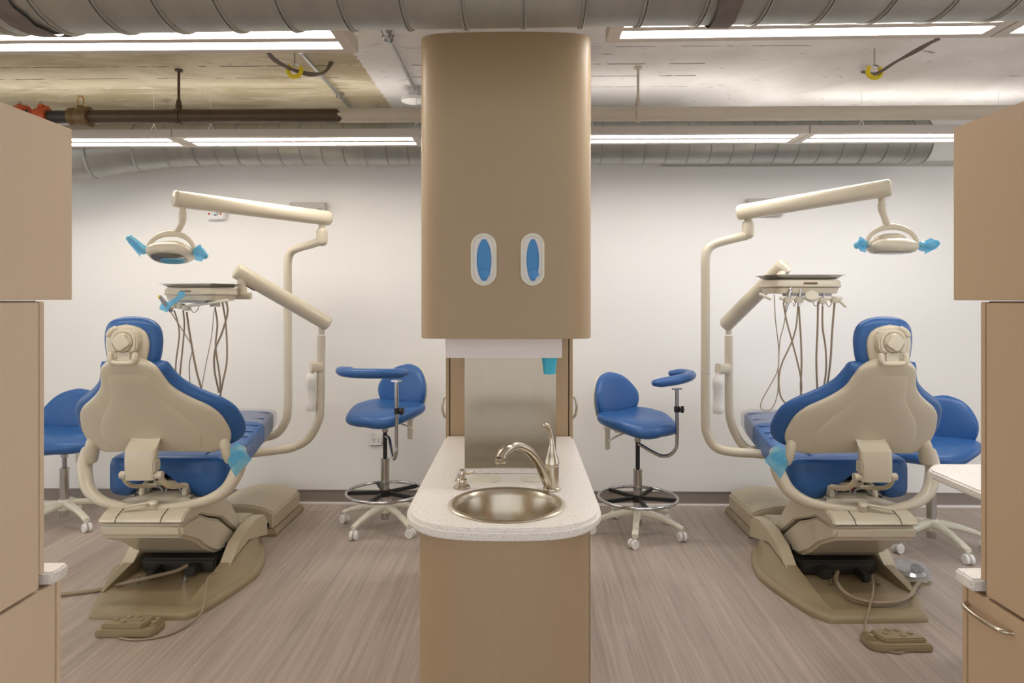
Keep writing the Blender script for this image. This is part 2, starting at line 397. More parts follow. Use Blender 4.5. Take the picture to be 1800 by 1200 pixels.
# sprinkler main
PY, PZ = 3.84, 2.535
pj = at(605, 200, 3.84).x
t = thing('sprinkler_pipe', 'long sprinkler pipe, dark brown at left and painted beige to the right', 'pipe', (0, PY, PZ-.04))
b = bmn(); n = 28
x0 = at(118, 200, 3.84).x
rings = [[V((x, PY+.039*math.cos(k*2*PI/n), PZ+.039*math.sin(k*2*PI/n))) for k in range(n)] for x in (x0, pj)]
loft(b, rings); part('bare_pipe', b, 'brown', t, True, label='dark brown bare length of pipe')
b = bmn(); rings = []
for i in range(2):
    rings.append([V(((pj-.02+random.uniform(-.02, .025)) if i == 0 else 3.5, PY+(.0397)*math.cos(k*2*PI/n), PZ+.0397*math.sin(k*2*PI/n))) for k in range(n)])
loft(b, rings); part('painted_pipe', b, 'pipepaint', t, True, label='beige painted length of pipe')
xs = at(75, 197, 3.84).x
b = bmn(); tube(b, [(xs-.02, PY, PZ), (x0, PY, PZ)], .036, 20)
tube(b, [(xs-.25, PY-.05, PZ+.03), (xs-.12, PY, PZ+.01)], .034, 20)
tube(b, [(xs-.9, PY-.4, PZ+.10), (xs-.25, PY-.05, PZ+.03)], .034, 20)
part('end_pipe', b, 'dark', t, True, label='darker pipe stub at the far left end')
for k, xx in enumerate((at(28, 192, 3.84).x, at(66, 198, 3.84).x)):
    b = bmn(); lathe(b, [(.036, -.035), (.052, -.033), (.056, -.012), (.056, .012), (.052, .033), (.036, .035)], (xx, PY, PZ+(.012 if k == 0 else 0)), (1, 0, 0), 24)
    for zz in (1, -1): box(b, xx-.016, xx+.016, PY-.03, PY+.03, PZ+zz*.052-.006, PZ+zz*.052+.014, .003)
    c = part('pipe_coupling', b, 'orange', t, True, label='orange grooved coupling')
    b = bmn(); lathe(b, [(.006, -.075), (.006, .082)], (xx, PY-.02, PZ), seg=8); lathe(b, [(.011, .066), (.011, .076)], (xx, PY-.02, PZ), seg=6)
    part('bolt', b, 'chrome', c, True)
xf = at(133, 200, 3.84).x
b = bmn(); lathe(b, [(.04, -.06), (.05, -.058), (.052, -.03), (.046, -.02), (.052, .0), (.052, .03), (.057, .035), (.057, .055), (.04, .058)], (xf, PY, PZ), (1, 0, 0), 24)
lathe(b, [(.02, 0), (.02, .06), (.014, .062)], (xf, PY, PZ), seg=16)
part('tee_fitting', b, 'bronze', t, True, label='worn bronze tee fitting')
b = bmn()
for s in (-1, 1): tube(b, [(xf+s*.008, PY, PZ+.06), (xf+s*.016, PY, PZ+.075), (xf+s*.016, PY, PZ+.10), (xf+s*.004, PY, PZ+.115)], .0035, 6, 3)
lathe(b, [(.02, .115), (.02, .117)], (xf, PY, PZ), seg=12)
part('sprinkler_head', b, 'brass', t, True, label='brass upright sprinkler head')
for px, m in ((309, 'brown'), (1121, 'pipepaint')):
    xx = at(px, 200, 3.84).x; b = bmn()
    lathe(b, [(.0405, -.012), (.0445, -.012), (.0445, .012), (.0405, .012)], (xx, PY, PZ), (1, 0, 0), 24)
    lathe(b, [(.016, .04), (.018, .06), (.012, .09), (.0075, .10), (.0075, CEIL-PZ-.012), (.022, CEIL-PZ-.01), (.022, CEIL-PZ)], (xx, PY, PZ), seg=12)
    part('pipe_hanger', b, m, t, True)

# conduits
def conduit(x, y0, y1, label, box_y=None, clips=()):
    t = thing('conduit', label, 'conduit', (x, (y0+y1)/2, CEIL-.03))
    b = bmn(); tube(b, [(x, y0, CEIL-.022), (x, y1, CEIL-.022)], .011, 12); part('tube', b, 'conduit', t, True)
    for y in clips:
        b = bmn(); box(b, x-.028, x+.028, y-.008, y+.008, CEIL-.012, CEIL, .001); lathe(b, [(.0125, -.008), (.015, -.008), (.015, .008), (.0125, .008)], (x, y, CEIL-.022), (0, 1, 0), 12)
        lathe(b, [(.005, 0), (.005, .03)], (x+.02, y, CEIL-.035), seg=8); lathe(b, [(.005, 0), (.005, .03)], (x-.02, y, CEIL-.035), seg=8)
        part('conduit_clip', b, 'chrome', t, True)
    if box_y:
        b = bmn(); box(b, x-.04, x+.06, box_y, box_y+.1, CEIL-.05, CEIL, .004); part('junction_box', b, 'conduit', t, True)
    return t
conduit(-.665, 2.9, 4.17, 'slim metal conduit on the white ceiling left of the tall unit', 4.16, (3.3, 3.36))
conduit(-1.16, 3.2, 4.62, 'slim metal conduit on the raw concrete ceiling over the left chair', None, (3.5, 4.28))
q = at(722, 172, 4.12)
t = thing('smoke_detector', 'round white smoke detector on the ceiling beside the tall tan unit', 'smoke detector', (q.x, 4.2, CEIL-.1))
b = bmn(); lathe(b, [(.06, CEIL-.052), (.075, CEIL-.058), (.075, CEIL-.08), (.06, CEIL-.085), (.03, CEIL-.095), (.001, CEIL-.096)], (q.x, 4.21, 0), seg=28); part('housing', b, 'white', t, True)

# cable hooks
def hook(px, py, d, label, cab, ring_r=.034):
    c = at(px, py, d); t = thing('cable_hook', label, 'cable hook', c)
    b = bmn(); pts = [c+V((ring_r*math.cos(a), .006*math.sin(a), ring_r*math.sin(a))) for a in [math.radians(k) for k in range(135, 405, 15)]]
    tube(b, pts, .011, 10, roundcap=True); part('yellow_saddle', b, 'yellow', t, True)
    b = bmn(); tube(b, [c+V((ring_r*math.cos(a), 0, ring_r*math.sin(a))) for a in [math.radians(k) for k in range(60, 421, 15)]], .004, 8)
    tube(b, [c+V((0, 0, ring_r)), V((c.x, c.y, CEIL-(.014 if c.x > 0 else 0)))], .004, 6); part('wire_hook', b, 'chrome', t, True)
    for k in range(3):
        b = bmn(); tube(b, [V(p)+V((random.uniform(-.01, .01), 0, random.uniform(-.008, .008))) for p in cab], .0065, 8, 6); o = part('cable', b, 'cable', t, True)
hook(518, 124, 3.5, 'yellow cable hook under the raw concrete ceiling, left', [at(462, 84, 3.42)+V((0, 0, .02)), at(482, 105, 3.45), at(517, 122, 3.5), at(550, 131, 3.55), at(570, 125, 3.7), V((at(582, 117, 3.75).x, 3.73, CEIL))])
hook(1537, 126, 3.5, 'yellow cable hook under the white ceiling, right', [V((at(1512, 128, 3.75).x, 3.75, CEIL-.062)), at(1540, 131, 3.5), at(1575, 110, 3.4), at(1618, 86, 3.3), at(1650, 70, 3.25)])

# small wall things
def wallbox(p0, p1, d, label, name, cat, m, bev=.006):
    a = at(*p0, 4.95); c = at(*p1, 4.95); b = box(bmn(), a.x, c.x, WALL-d, WALL, c.z, a.z, bev)
    return a, c, b
a, c, b = wallbox((508, 355), (572, 376), .05, '', '', '', '')
t = thing('wall_mount_box', 'grey metal plate box on the back wall behind the left lamp arm', 'wall box', ((a.x+c.x)/2, WALL, c.z))
part('cover', b, 'wallgrey', t, True)
b = bmn(); lathe(b, [(.024, 0), (.024, .006), (.018, .008)], (c.x-.04, WALL-.05, c.z+.02), (0, -1, 0), 20); part('knockout', b, 'greyp', t, True)
a, c, b = wallbox((1311, 350), (1372, 380), .04, '', '', '', '')
t = thing('wall_mount_box', 'grey metal plate box on the back wall behind the right lamp arm', 'wall box', ((a.x+c.x)/2, WALL, c.z))
part('cover', b, 'wallgrey', t, True)
a, c, b = wallbox((361, 366), (392, 385), .035, '', '', '', '')
t = thing('fire_alarm', 'small white alarm with red marks on the back wall under the left lamp arm', 'alarm', ((a.x+c.x)/2, WALL, c.z))
part('housing', b, 'white', t, True)
b = bmn()
for s in (0, 1): box(b, a.x+.01+s*.085, a.x+.022+s*.085, WALL-.037, WALL-.034, a.z-.045, a.z-.03)
part('red_mark', b, 'red', t, True)
b = bmn(); lathe(b, [(.022, 0), (.02, .01), (.008, .014)], ((a.x+c.x)/2, WALL-.035, a.z-.03), (0, -1, 0), 20); part('strobe_lens', b, 'chrome', t, True)
a, c, b = wallbox((649, 764), (671, 785), .012, '', '', '', '')
t = thing('wall_outlet', 'white wall outlet low on the back wall behind the stool left of the tan unit', 'outlet', ((a.x+c.x)/2, WALL, c.z))
part('cover_plate', b, 'white', t, True)
for k in (0, 1):
    b = bmn(); xx = a.x+.028+k*.036; zz = (a.z+c.z)/2
    box(b, xx-.007, xx-.004, WALL-.014, WALL-.011, zz-.004, zz+.012); box(b, xx+.004, xx+.007, WALL-.014, WALL-.011, zz-.004, zz+.010)
    lathe(b, [(.004, 0), (.004, .003)], (xx, WALL-.011, zz-.012), (0, -1, 0), 10); part('socket', b, 'greyp', t, True)
q = at(664, 292, 4.95)
b = bmn(); tube(b, [(q.x, WALL, q.z+.02), (q.x, WALL-.03, q.z+.015), (q.x+.003, WALL-.03, q.z-.03)], .006, 8); solo('wall_hook', b, 'white', 'small white hook high on the back wall under the spiral duct', 'hook')
a = at(1163, 286, 4.95); b = box(bmn(), a.x, 3.6, WALL-.03, WALL, a.z-.03, a.z, .003)
solo('wall_rail', b, 'wallgrey', 'narrow grey rail high on the back wall under the duct, right half', 'rail')

# ---------------------------------------------------------------- the island unit
UO = cr(-.013, 3.19); UR = .007
UM = Matrix.Translation(UO) @ Matrix.Rotation(UR, 4, 'Z')
def U(u, v, z): return UM @ V((u, v, z))
def half(L): return L+[(-x, y) for x, y in reversed(L) if x > 1e-6]
def rnd(L, k=4):
    return [(p.x, p.y) for p in smooth([(x, y, 0) for x, y in L], k)]
def outline(front, back, ins=0):
    f = rnd(front); f = [(max(0, x-ins) if x > 0 else 0, y+ins*.9) for x, y in f]
    return half(f+[(f[-1][0], back)])
CT = .86
nose = [(0, -1.297), (.08, -1.294), (.155, -1.281), (.215, -1.253), (.255, -1.215), (.281, -1.17), (.294, -1.12), (.298, -1.05)]
t = thing('sink_cabinet', 'tan bow-fronted base cabinet under the speckled sink counter', 'cabinet', U(0, -.65, 0), UR)
def upart(name, b, m, t, **k):
    b.transform(UM); return part(name, b, m, t, True, **k)
hb = [[(.008+.185*math.cos(k*2*PI/40), -1.064+.185*math.sin(k*2*PI/40)) for k in range(40)], [(-.18, -.82), (.17, -.82), (.17, -.62), (-.18, -.62)]]
b = prism(bmn(), outline(nose, -.012, .034), 0, CT-.2); prism(b, outline(nose, -.012, .034), CT-.2, CT-.036, holes=hb); upart('body', b, 'laminate', t)
for s in (-1, 1):
    b = box(bmn(), s*.262, s*.280, -.95, -.02, .08, CT-.045, .003); upart('door', b, 'laminate', t)
holes = [[(.008+.162*math.cos(k*2*PI/40), -1.064+.162*math.sin(k*2*PI/40)) for k in range(40)],
         [(-.17, -.79), (-.15, -.80), (.125, -.80), (.15, -.79), (.158, -.76), (.158, -.66), (.15, -.635), (-.15, -.635), (-.17, -.66)]]
t = thing('sink_countertop', 'white speckled countertop with rounded nose around the round sink', 'countertop', U(0, -.65, CT-.036), UR)
b = prism(bmn(), outline(nose, 0), CT-.036, CT, holes=holes, bev=.011, seg=4); upart('slab', b, 'counter', t)
b = bmn(); box(b, -.168, .156, -.79, -.64, CT-.10, CT-.037, .002); 
t2 = thing('waste_chute', 'white waste chute insert set in the counter between splash panel and sink', 'waste chute', U(0, -.71, CT-.1), UR)
box(b, -.165, .153, -.795, -.64, CT-.036, CT-.014, .002); upart('liner', b, 'white', t2)
for s, m in ((-.085, 'cream'), (.10, 'cream')):
    b = bmn(); lathe(b, [(.001, 0), (.062 if s < 0 else .045, 0), (.066 if s < 0 else .049, .004), (.001, .006)], (0, 0, 0), seg=28)
    b.transform(Matrix.Translation((s, -.715, CT-.0145)) @ Matrix.Diagonal((1, .85, .5, 1))); upart('lid', b, m, t2)
# sink
t = thing('round_sink', 'round brushed steel sink bowl set into the speckled counter', 'sink', U(.008, -1.064, CT-.16), UR)
b = bmn(); lathe(b, [(.182, .0), (.183, .003), (.176, .0065), (.160, .004), (.156, -.002), (.150, -.015), (.142, -.06), (.118, -.115), (.07, -.148), (.025, -.153), (.001, -.153),
                     (.001, -.156), (.028, -.156), (.075, -.151), (.121, -.118), (.145, -.06), (.153, -.015), (.159, -.001), (.182, .0)], (.008, -1.064, CT), seg=64, cap=False)
upart('bowl', b, 'sinksteel', t)
b = bmn(); lathe(b, [(.034, -.152), (.034, -.149), (.022, -.149), (.018, -.152), (.001, -.152)], (.008, -1.064, CT), seg=24); upart('drain', b, 'chrome', t)
# faucet
fb = UM.inverted() @ at(970, 861, 2.286)
t = thing('faucet', 'brushed nickel faucet with arched spout and upright handle', 'faucet', U(fb.x, fb.y, CT), UR)
b = bmn(); lathe(b, [(.030, 0), (.031, .004), (.029, .009), (.0235, .011), (.0235, .082), (.0225, .083), (.0225, .086), (.024, .087), (.024, .092), (.001, .093)], (fb.x, fb.y, CT), seg=32)
upart('body', b, 'nickel', t)
b = bmn(); lathe(b, [(.0255, .09), (.0245, .1), (.018, .118), (.0125, .138), (.0105, .15)], (fb.x, fb.y, CT), seg=28)
tube(b, [(fb.x, fb.y, CT+.148), (fb.x-.003, fb.y, CT+.175), (fb.x-.009, fb.y-.004, CT+.20), (fb.x-.016, fb.y-.008, CT+.215), (fb.x-.024, fb.y-.010, CT+.219)], [.0105, .0085, .008, .009, .0095], 14, 5, roundcap=True)
upart('handle', b, 'nickel', t)
sp = [U(fb.x-.012, fb.y-.006, CT+.02), at(955, 832, 2.25), at(945, 812, 2.22), at(930, 793, 2.18), at(910, 783.5, 2.14), at(895, 787, 2.10), at(884, 797, 2.08), at(880, 806, 2.072)]
b = bmn(); tube(b, sp, [.017, .0155, .014, .0135, .0135, .0145, .015, .0155], 18, 6)
part('spout', b, 'nickel', t, True)
b = bmn(); e0 = at(880, 806, 2.072); lathe(b, [(.0165, .004), (.0165, -.012), (.014, -.016), (.001, -.016)], e0, seg=20); part('aerator', b, 'nickel', t, True)
sb = UM.inverted() @ at(812, 858, 2.31)
t = thing('soap_dispenser', 'small brushed nickel soap pump left of the faucet', 'soap dispenser', U(sb.x, sb.y, CT), UR)
b = bmn(); lathe(b, [(.0275, 0), (.0285, .004), (.026, .009), (.016, .011), (.016, .02), (.0175, .022), (.0165, .03), (.012, .032), (.012, .040)], (sb.x, sb.y, CT), seg=28); upart('base', b, 'nickel', t)
b = bmn(); lathe(b, [(.0085, .036), (.0085, .046), (.0115, .047), (.0115, .057), (.009, .062), (.001, .063)], (sb.x, sb.y, CT), seg=20)
tube(b, [(sb.x+.003, sb.y, CT+.047), (sb.x+.042, sb.y-.012, CT+.057)], [.0055, .0048], 10, roundcap=True); upart('pump', b, 'nickel', t)
# steel splash panel
b = bmn(); r0 = []
for z in (CT+.001, 1.372):
    r0.append([V((u, v, z)) for u, v in [(-.172+.344*k/12, -.6-.016*math.sin(PI*k/12)*-1) for k in range(13)]+[(.172-.344*k/12, -.597+.016*math.sin(PI*(12-k)/12)) for k in range(13)]])
loft(b, r0); b.transform(UM @ Matrix.Translation((.013, -.02, 0)))
solo('splash_panel', b, 'steel', 'brushed stainless splash panel standing on the counter behind the sink', 'splash panel')
# tall cabinet
t = thing('tall_cabinet', 'tall tan cabinet behind the sink counter', 'cabinet', U(0, .3, 0), UR)
b = box(bmn(), -.276, .276, .0, .6, 0, 2.39, .002); upart('body', b, 'laminate', t)
for s in (-1, 1):
    b = box(bmn(), s*.280, s*.297, .0, .6, .1, 2.385, .003); d = upart('door', b, 'laminate', t)
    b = bmn(); tube(b, [(s*.296, .06, .93), (s*.312, .06, .945), (s*.320, .06, .985), (s*.312, .06, 1.025), (s*.296, .06, 1.04)], .0055, 10, 5)
    upart('handle', b, 'nickel', d)
# upper cabinet
unose = [(0, -.886), (.1, -.884), (.17, -.880), (.23, -.873), (.268, -.858), (.289, -.835), (.298, -.79)]
t = thing('upper_cabinet', 'tan bow-fronted upper cabinet with two glove openings above the sink', 'cabinet', U(0, -.45, 1.364), UR)
b = prism(bmn(), outline(unose, -.004), 1.364, 2.402, bev=.0015, seg=1); upart('body', b, 'laminate', t)
def stadium(cx, cz, w, h, n=14):
    L = []
    for s, a0 in ((1, 0), (-1, PI)):
        for k in range(n+1):
            a = a0+PI*k/n; L.append((cx+w*math.cos(a), cz+s*(h-w)+w*math.sin(a)))
    return L
for gu, gw, lb in ((-.073, .0435, 'left'), (.0915, .0400, 'right')):
    t = thing('glove_dispenser', 'oval white opening with blue gloves in the upper cabinet, the %s one' % lb, 'glove dispenser', U(gu, -.885, 1.545), UR, 'oval glove openings')
    cz = 1.6325; yf = -.886
    b = prism(bmn(), stadium(gu, cz, gw, .088), yf-.010, yf+.003, 'xz', holes=[stadium(gu, cz, gw-.0095, .078)], bev=.002); upart('rim', b, 'cream', t)
    b = prism(bmn(), stadium(gu, cz, gw-.008, .0795), yf-.0025, yf+.003, 'xz'); upart('box_front', b, 'lilac', t)
    b = bmn(); rg = []
    for k in range(15):
        f = -1+2*k/14; w = (gw-.0185)*max(.08, 1-f*f)**.5; rg.append(srow((gu+.001, yf-.003, cz+.070*f-.002), (1, 0, 0), (0, 1, 0), w, .0045+.002*math.sin(k*1.3), 2.2, 20))
    loft(b, rg); upart('glove', b, 'glove', t)
    b = bmn(); lathe(b, [(.001, 0), (.016, .002), (.018, .006), (.001, .007)], (gu+.004, yf-.0072, cz-.050), (.1, -1, .2), 5); upart('glove_cuff', b, 'glove', t)
# towel box and cup under it
b = bmn(); xl = UM.inverted() @ at(783, 610, 2.46); xr = UM.inverted() @ at(988, 610, 2.46)
box(b, xl.x, xr.x, xl.y, -.14, 1.2868, 1.3635, .003)
b.transform(UM); solo('towel_dispenser', b, 'lilac', 'flat white dispenser box hung under the upper cabinet', 'dispenser')
q = at(966, 631, 2.56)
b = bmn(); lathe(b, [(.020, -.066), (.022, -.068), (.0225, -.062), (.0292, -.008), (.0305, -.006), (.0305, -.0005), (.028, -.0005), (.021, -.062), (.001, -.063)], (q.x, q.y, 1.2868), seg=32)
solo('paper_cup', b, 'cyan', 'cyan cup hanging under the white dispenser box', 'cup')

# ---------------------------------------------------------------- side cabinets at the edges of the frame
def side_unit(s, X, y_up, y_tall, y_base, ztop, zbot, zc, word, m, handle=False):
    R = Matrix.Rotation(PHI, 4, 'Z')
    def wp(name, b, mm, t, **k):
        b.transform(R); return part(name, b, mm, t, True, **k)
    def L(x, y, z): return R @ V((x, y, z))
    xi, xo = s*X, s*(X+.62)
    lo = lambda a, c: (min(a, c), max(a, c))
    t = thing('wall_cabinet', 'tan upper cabinet at the %s edge, above the tall cabinet' % word, 'cabinet', L((xi+xo)/2, 1.25, zbot), PHI)
    b = bmn(); box(b, *lo(xi, xo), .85, y_up, zbot, ztop, .0015); wp('body', b, m, t)
    t = thing('tall_cabinet', 'tan tall cabinet panel at the %s edge, between upper and base cabinets' % word, 'cabinet', L((xi+xo)/2, 1.2, zc-.022), PHI)
    b = bmn(); box(b, *lo(xi+s*.022, xo), .85, y_tall, zc+.001, zbot-.002, .001); wp('body', b, m, t)
    b = bmn(); box(b, *lo(xi+s*.0005, xi+s*.018), .85, y_tall-.022, zc-.028, zbot-.006, .0015); wp('door', b, m, t)
    b = bmn(); box(b, *lo(xi+s*.0025, xi+s*.022), y_tall-.017, y_tall, zc+.001, zbot-.004, .0015); wp('edge_panel', b, m, t)
    t = thing('base_cabinet', 'tan base cabinet at the %s edge under the speckled ledge%s' % (word, ', with a long bar handle' if handle else ', without a visible handle'), 'cabinet', L((xi+xo)/2, 1.25, 0), PHI)
    b = bmn(); box(b, *lo(xi+s*.022, xo), .85, y_base, 0, zc-.0305, .001); wp('body', b, m, t)
    b = bmn(); box(b, *lo(xi+s*.001, xi+s*.018), .85, y_base-.024, .05, zc-.036, .0015); d = wp('door', b, m, t)
    b = bmn(); box(b, *lo(xi+s*.003, xi+s*.022), y_base-.018, y_base, .02, zc-.0305, .0015); wp('edge_panel', b, m, t)
    if handle:
        h0, h1, hz = 1.487, 1.632, .772
        b = bmn(); tube(b, [(xi+s*.002, h1, hz), (xi-s*.018, h1-.012, hz), (xi-s*.026, (h0+h1)/2, hz), (xi-s*.018, h0+.012, hz), (xi+s*.002, h0, hz)], .0055, 12, 6)
        wp('handle', b, 'nickel', d, label='brushed bar handle')
    b = bmn(); prism(b, [(xi-s*.016, y_tall+.001), (xi-s*.016, y_base-.004), (xi-s*.010, y_base+.004), (xi, y_base+.006), (xo, y_base+.006), (xo, y_tall+.001)], zc-.030, zc, bev=.006, seg=3)
    b.transform(R); solo('counter_ledge', b, 'counter', 'white speckled counter ledge at the %s edge, behind the tall panel' % word, 'countertop')
side_unit(-1, 1.09, 1.692, 1.595, 1.655, 1.920, 1.4975, .860, 'left', 'laminate2')
side_unit(1, 1.09, 1.686, 1.592, 1.658, 1.921, 1.4965, .846, 'right', 'laminate3', True)

# small counter farther back on the right
a = at(1627, 822, 2.586)
b = prism(bmn(), [(a.x+.0, a.y-.55), (a.x, a.y-.03), (a.x+.012, a.y), (a.x+.055, a.y+.055), (a.x+.09, a.y+.075), (a.x+.85, a.y+.075), (a.x+.85, a.y-.55)], .826, .858, bev=.007, seg=3)
t = thing('counter_shelf', 'white speckled counter wing at right, between the chair and the tall panel', 'countertop', (a.x+.4, a.y-.25, .826)); part('slab', b, 'counter', t, True)
b = bmn(); prism(b, [(a.x+.16, .826), (a.x+.16, .80), (a.x+.21, .765), (a.x+.85, .765), (a.x+.85, .826)], a.y-.05, a.y-.03, 'xz', bev=.002); part('bracket', b, 'cream', t, True)
b = bmn(); box(b, a.x+.26, a.x+.85, a.y-.55, a.y-.06, 0, .8255, .002); solo('side_cabinet', b, 'laminate', 'tan cabinet carrying the speckled counter wing, hidden by the right tall panel', 'cabinet')

# ---------------------------------------------------------------- dental chairs
def chair(loc, rotz, s, side):
    R = thing('dental_chair', 'blue upholstered dental chair seen from behind, on the %s of the sink unit' % side, 'dental chair', loc, rotz, 'dental chairs')
    def P(name, b, m, parent=R, **k): return part(name, b, m, parent, False, s, **k)
    # base plate
    ol = [(-.2, -.47), (-.17, -.50), (0, -.51), (.24, -.515), (.29, -.50), (.35, -.40), (.42, -.1), (.425, .03), (.39, .2), (.33, .36), (.25, .47), (.1, .52), (-.1, .52), (-.25, .46), (-.34, .33), (-.39, .18), (-.39, .04), (-.32, -.14), (-.27, -.28)]
    o2 = [(p.x, p.y) for p in smooth([(x, y, 0) for x, y in ol+[ol[0]]], 4)][:-1]
    c = V((.01, 0, 0)); b = bmn(); rg = []
    for k, z in ((1, 0), (1.0, .016), (.985, .026), (.95, .033), (.90, .036), (.84, .034), (.8, .026), (.4, .024)):
        rg.append([V((c.x+(x-c.x)*k, y*k, z)) for x, y in o2])
    loft(b, rg); base = P('base_plate', b, 'tan')
    # side skirts of the base, rising to the pivot
    for q in (-1, 1):
        b = bmn(); rg = []
        edge = [(-.44, .31), (-.3, .36), (-.1, .40), (.03, .41), (.2, .375), (.36, .32), (.5, .255)] if q > 0 else [(-.3, .255), (-.14, .31), (.04, .375), (.18, .375), (.33, .325), (.5, .255)]
        for y, z, w in ((-.44, .036, .01), (-.3, .045, .03), (-.15, .068, .045), (0, .092, .05), (.15, .115, .05), (.3, .13, .048), (.42, .12, .045), (.5, .05, .03)):
            if y < edge[0][0]: continue
            xo = max(interp(edge, y)[0], .252); xi = .235; w = min(w, (xo-xi)*.6)
            rg.append([V((q*(xi-.005), y, .02)), V((q*xi, y, z)), V((q*(xi+w), y, z)), V((q*(xi+w+(xo-xi-w)*.35), y, .03+(z-.03)*.55)), V((q*(xo-.012), y, .034)), V((q*xo, y, .02))])
        loft(b, rg); P('skirt', b, 'tan', ang=60)
    # pivot housing
    b = bmn()
    for q in (-1, 1): prism(b, [(-.06, .075), (-.03, .09), (.06, .155), (.2, .195), (.34, .205), (.45, .19), (.49, .14), (.5, .05), (.2, .125), (.0, .095)][:], q*.232, q*.297, 'yz', bev=.008)
    prism(b, [(.28, .12), (.28, .19), (.36, .215), (.45, .20), (.49, .15), (.5, .06), (.4, .1)], -.232, .232, 'yz', bev=.008)
    P('pivot_housing', b, 'tan2', ang=35)
    b = bmn(); box(b, -.20, .20, -.02, .3, .03, .10, .01); box(b, -.12, -.08, -.12, -.02, .03, .07, .005); box(b, .06, .12, -.08, -.02, .03, .08, .005); tube(b, [(-.22, .12, .12), (.22, .12, .12)], .02, 14)
    P('pivot_mechanism', b, 'dark')
    for x in (-.14, .1):
        b = bmn(); lathe(b, [(.013, .026), (.013, .045), (.006, .046), (.006, .06)], (x, -.15, 0), seg=6); P('bolt', b, 'chrome')
    # lift arm, upper and lower cover
    up = [(-.405, .416), (-.385, .44), (-.34, .458), (-.27, .468), (-.08, .468), (.06, .43), (.18, .34), (.28, .23), (.33, .15), (.30, .135), (.2, .20), (.06, .30), (-.08, .35), (-.2, .40)]
    b = bmn(); prism(b, up, -.205, .205, 'yz', bev=.007, seg=3); P('lift_arm_cover', b, 'beige', ang=35)
    b = bmn()
    for x in (-.12, .10): tube(b, [(x, y, z+.0005) for y, z in ((-.404, .418), (-.386, .4415), (-.34, .4595), (-.27, .4690), (-.2, .4690))], .0018, 6)
    P('cover_seam', b, 'gap')
    low = [(-.40, .408), (-.393, .345), (-.37, .333), (-.22, .262), (-.12, .19), (.0, .125), (.15, .092), (.27, .10), (.315, .13), (.27, .145), (.17, .21), (.04, .295), (-.08, .342), (-.2, .40)]
    b = bmn(); prism(b, low, -.20, .20, 'yz', bev=.016, seg=3); P('lift_arm_underside', b, 'beige', ang=45)
    # swivel, mechanism
    b = bmn(); lathe(b, [(.10, .458), (.12, .466), (.12, .474), (.10, .48)], (0, -.14, 0), seg=36); P('swivel_disc', b, 'black')
    b = bmn(); rg = []
    for y, w, z, h in ((-.32, .05, .466, .008), (-.30, .15, .466, .014), (-.26, .19, .470, .016), (-.2, .15, .478, .016), (-.1, .12, .482, .014), (.0, .11, .482, .012)):
        rg.append(srow((0, y, z), (1, 0, 0), (0, 0, 1), w, h, 2.6, 32))
    loft(b, rg); P('swivel_plate', b, 'beige')
    b = bmn(); box(b, -.085, .075, -.13, .2, .50, .56, .004); box(b, -.16, -.12, -.02, .25, .49, .60, .005); box(b, .12, .15, -.02, .25, .49, .60, .005); box(b, -.2, .2, .1, .5, .53, .57, .005)
    P('seat_mechanism', b, 'dark')
    b = bmn(); box(b, -.07, .06, -.145, -.13, .527, .553, .002); tube(b, [(-.17, .0, .55), (.17, .0, .55)], .018, 12); P('cross_bar', b, 'tan2')
    for x in (-.105, .115):
        b = bmn(); prism(b, [(-.20, .49), (-.195, .52), (-.17, .545), (-.13, .555), (-.05, .55), (-.03, .49)], x-.012, x+.012, 'yz', bev=.005); P('link_plate', b, 'beige')
        b = bmn(); lathe(b, [(.008, .49), (.008, .5), (.001, .503)], (x*1.35, -.2, 0), seg=10); P('bolt', b, 'chrome')
    b = bmn(); tube(b, [(-.03, -.12, .5), (-.0, -.13, .545)], .008, 8); P('red_switch', b, 'orange', label='orange-red switch')
    b = bmn()
    for x in (-.045, .05): tube(b, [(x-.04, -.17, .50), (x-.03, -.175, .525), (x, -.18, .533), (x+.03, -.175, .525), (x+.04, -.17, .50)], .005, 8, 4)
    P('cable_loop', b, 'greyp')
    # yoke
    b = bmn()
    pts = [(-.392, -.17, .715), (-.397, -.185, .66), (-.385, -.205, .60), (-.345, -.235, .53), (-.26, -.27, .485), (-.12, -.30, .466), (.0, -.31, .462), (.12, -.30, .466), (.26, -.27, .485), (.345, -.235, .53), (.385, -.205, .60), (.397, -.185, .66), (.392, -.17, .715)]
    tube(b, pts, [.033, .035, .035, .032, .026, .021, .020, .021, .026, .032, .035, .035, .033], 18, 6, flat=1.0, roundcap=True); P('armrest_yoke', b, 'beige')
    b = bmn(); lathe(b, [(.021, 0), (.021, .035), (.012, .04)], (.03, -.32, .470), (.1, -.5, 1), 18); tube(b, [(.035, -.325, .50), (-.02, -.345, .492), (-.105, -.36, .480)], [.012, .011, .007], 12, 5, flat=.7, roundcap=True); P('lock_lever', b, 'beige')
    # blue film disc on the aisle side
    b = bmn(); lathe(b, [(.034, -.002), (.038, .004), (.038, .016), (.03, .020), (.028, .016), (.001, .016)], (.392, -.205, .69), (.55, -.83, 0), 28); P('control_disc', b, 'cyan', label='cyan covered control disc')
    b = bmn()
    f = [b.verts.new(p) for p in ((.352, -.236, .71), (.362, -.236, .745), (.385, -.236, .755), (.40, -.235, .78), (.43, -.215, .745), (.442, -.21, .72), (.465, -.20, .675), (.44, -.215, .65), (.42, -.23, .625), (.398, -.24, .595), (.375, -.242, .64), (.358, -.24, .67))]; b.faces.new(f)
    P('film_wrap', b, 'film', label='translucent blue film wrapped over the control disc', ang=60)
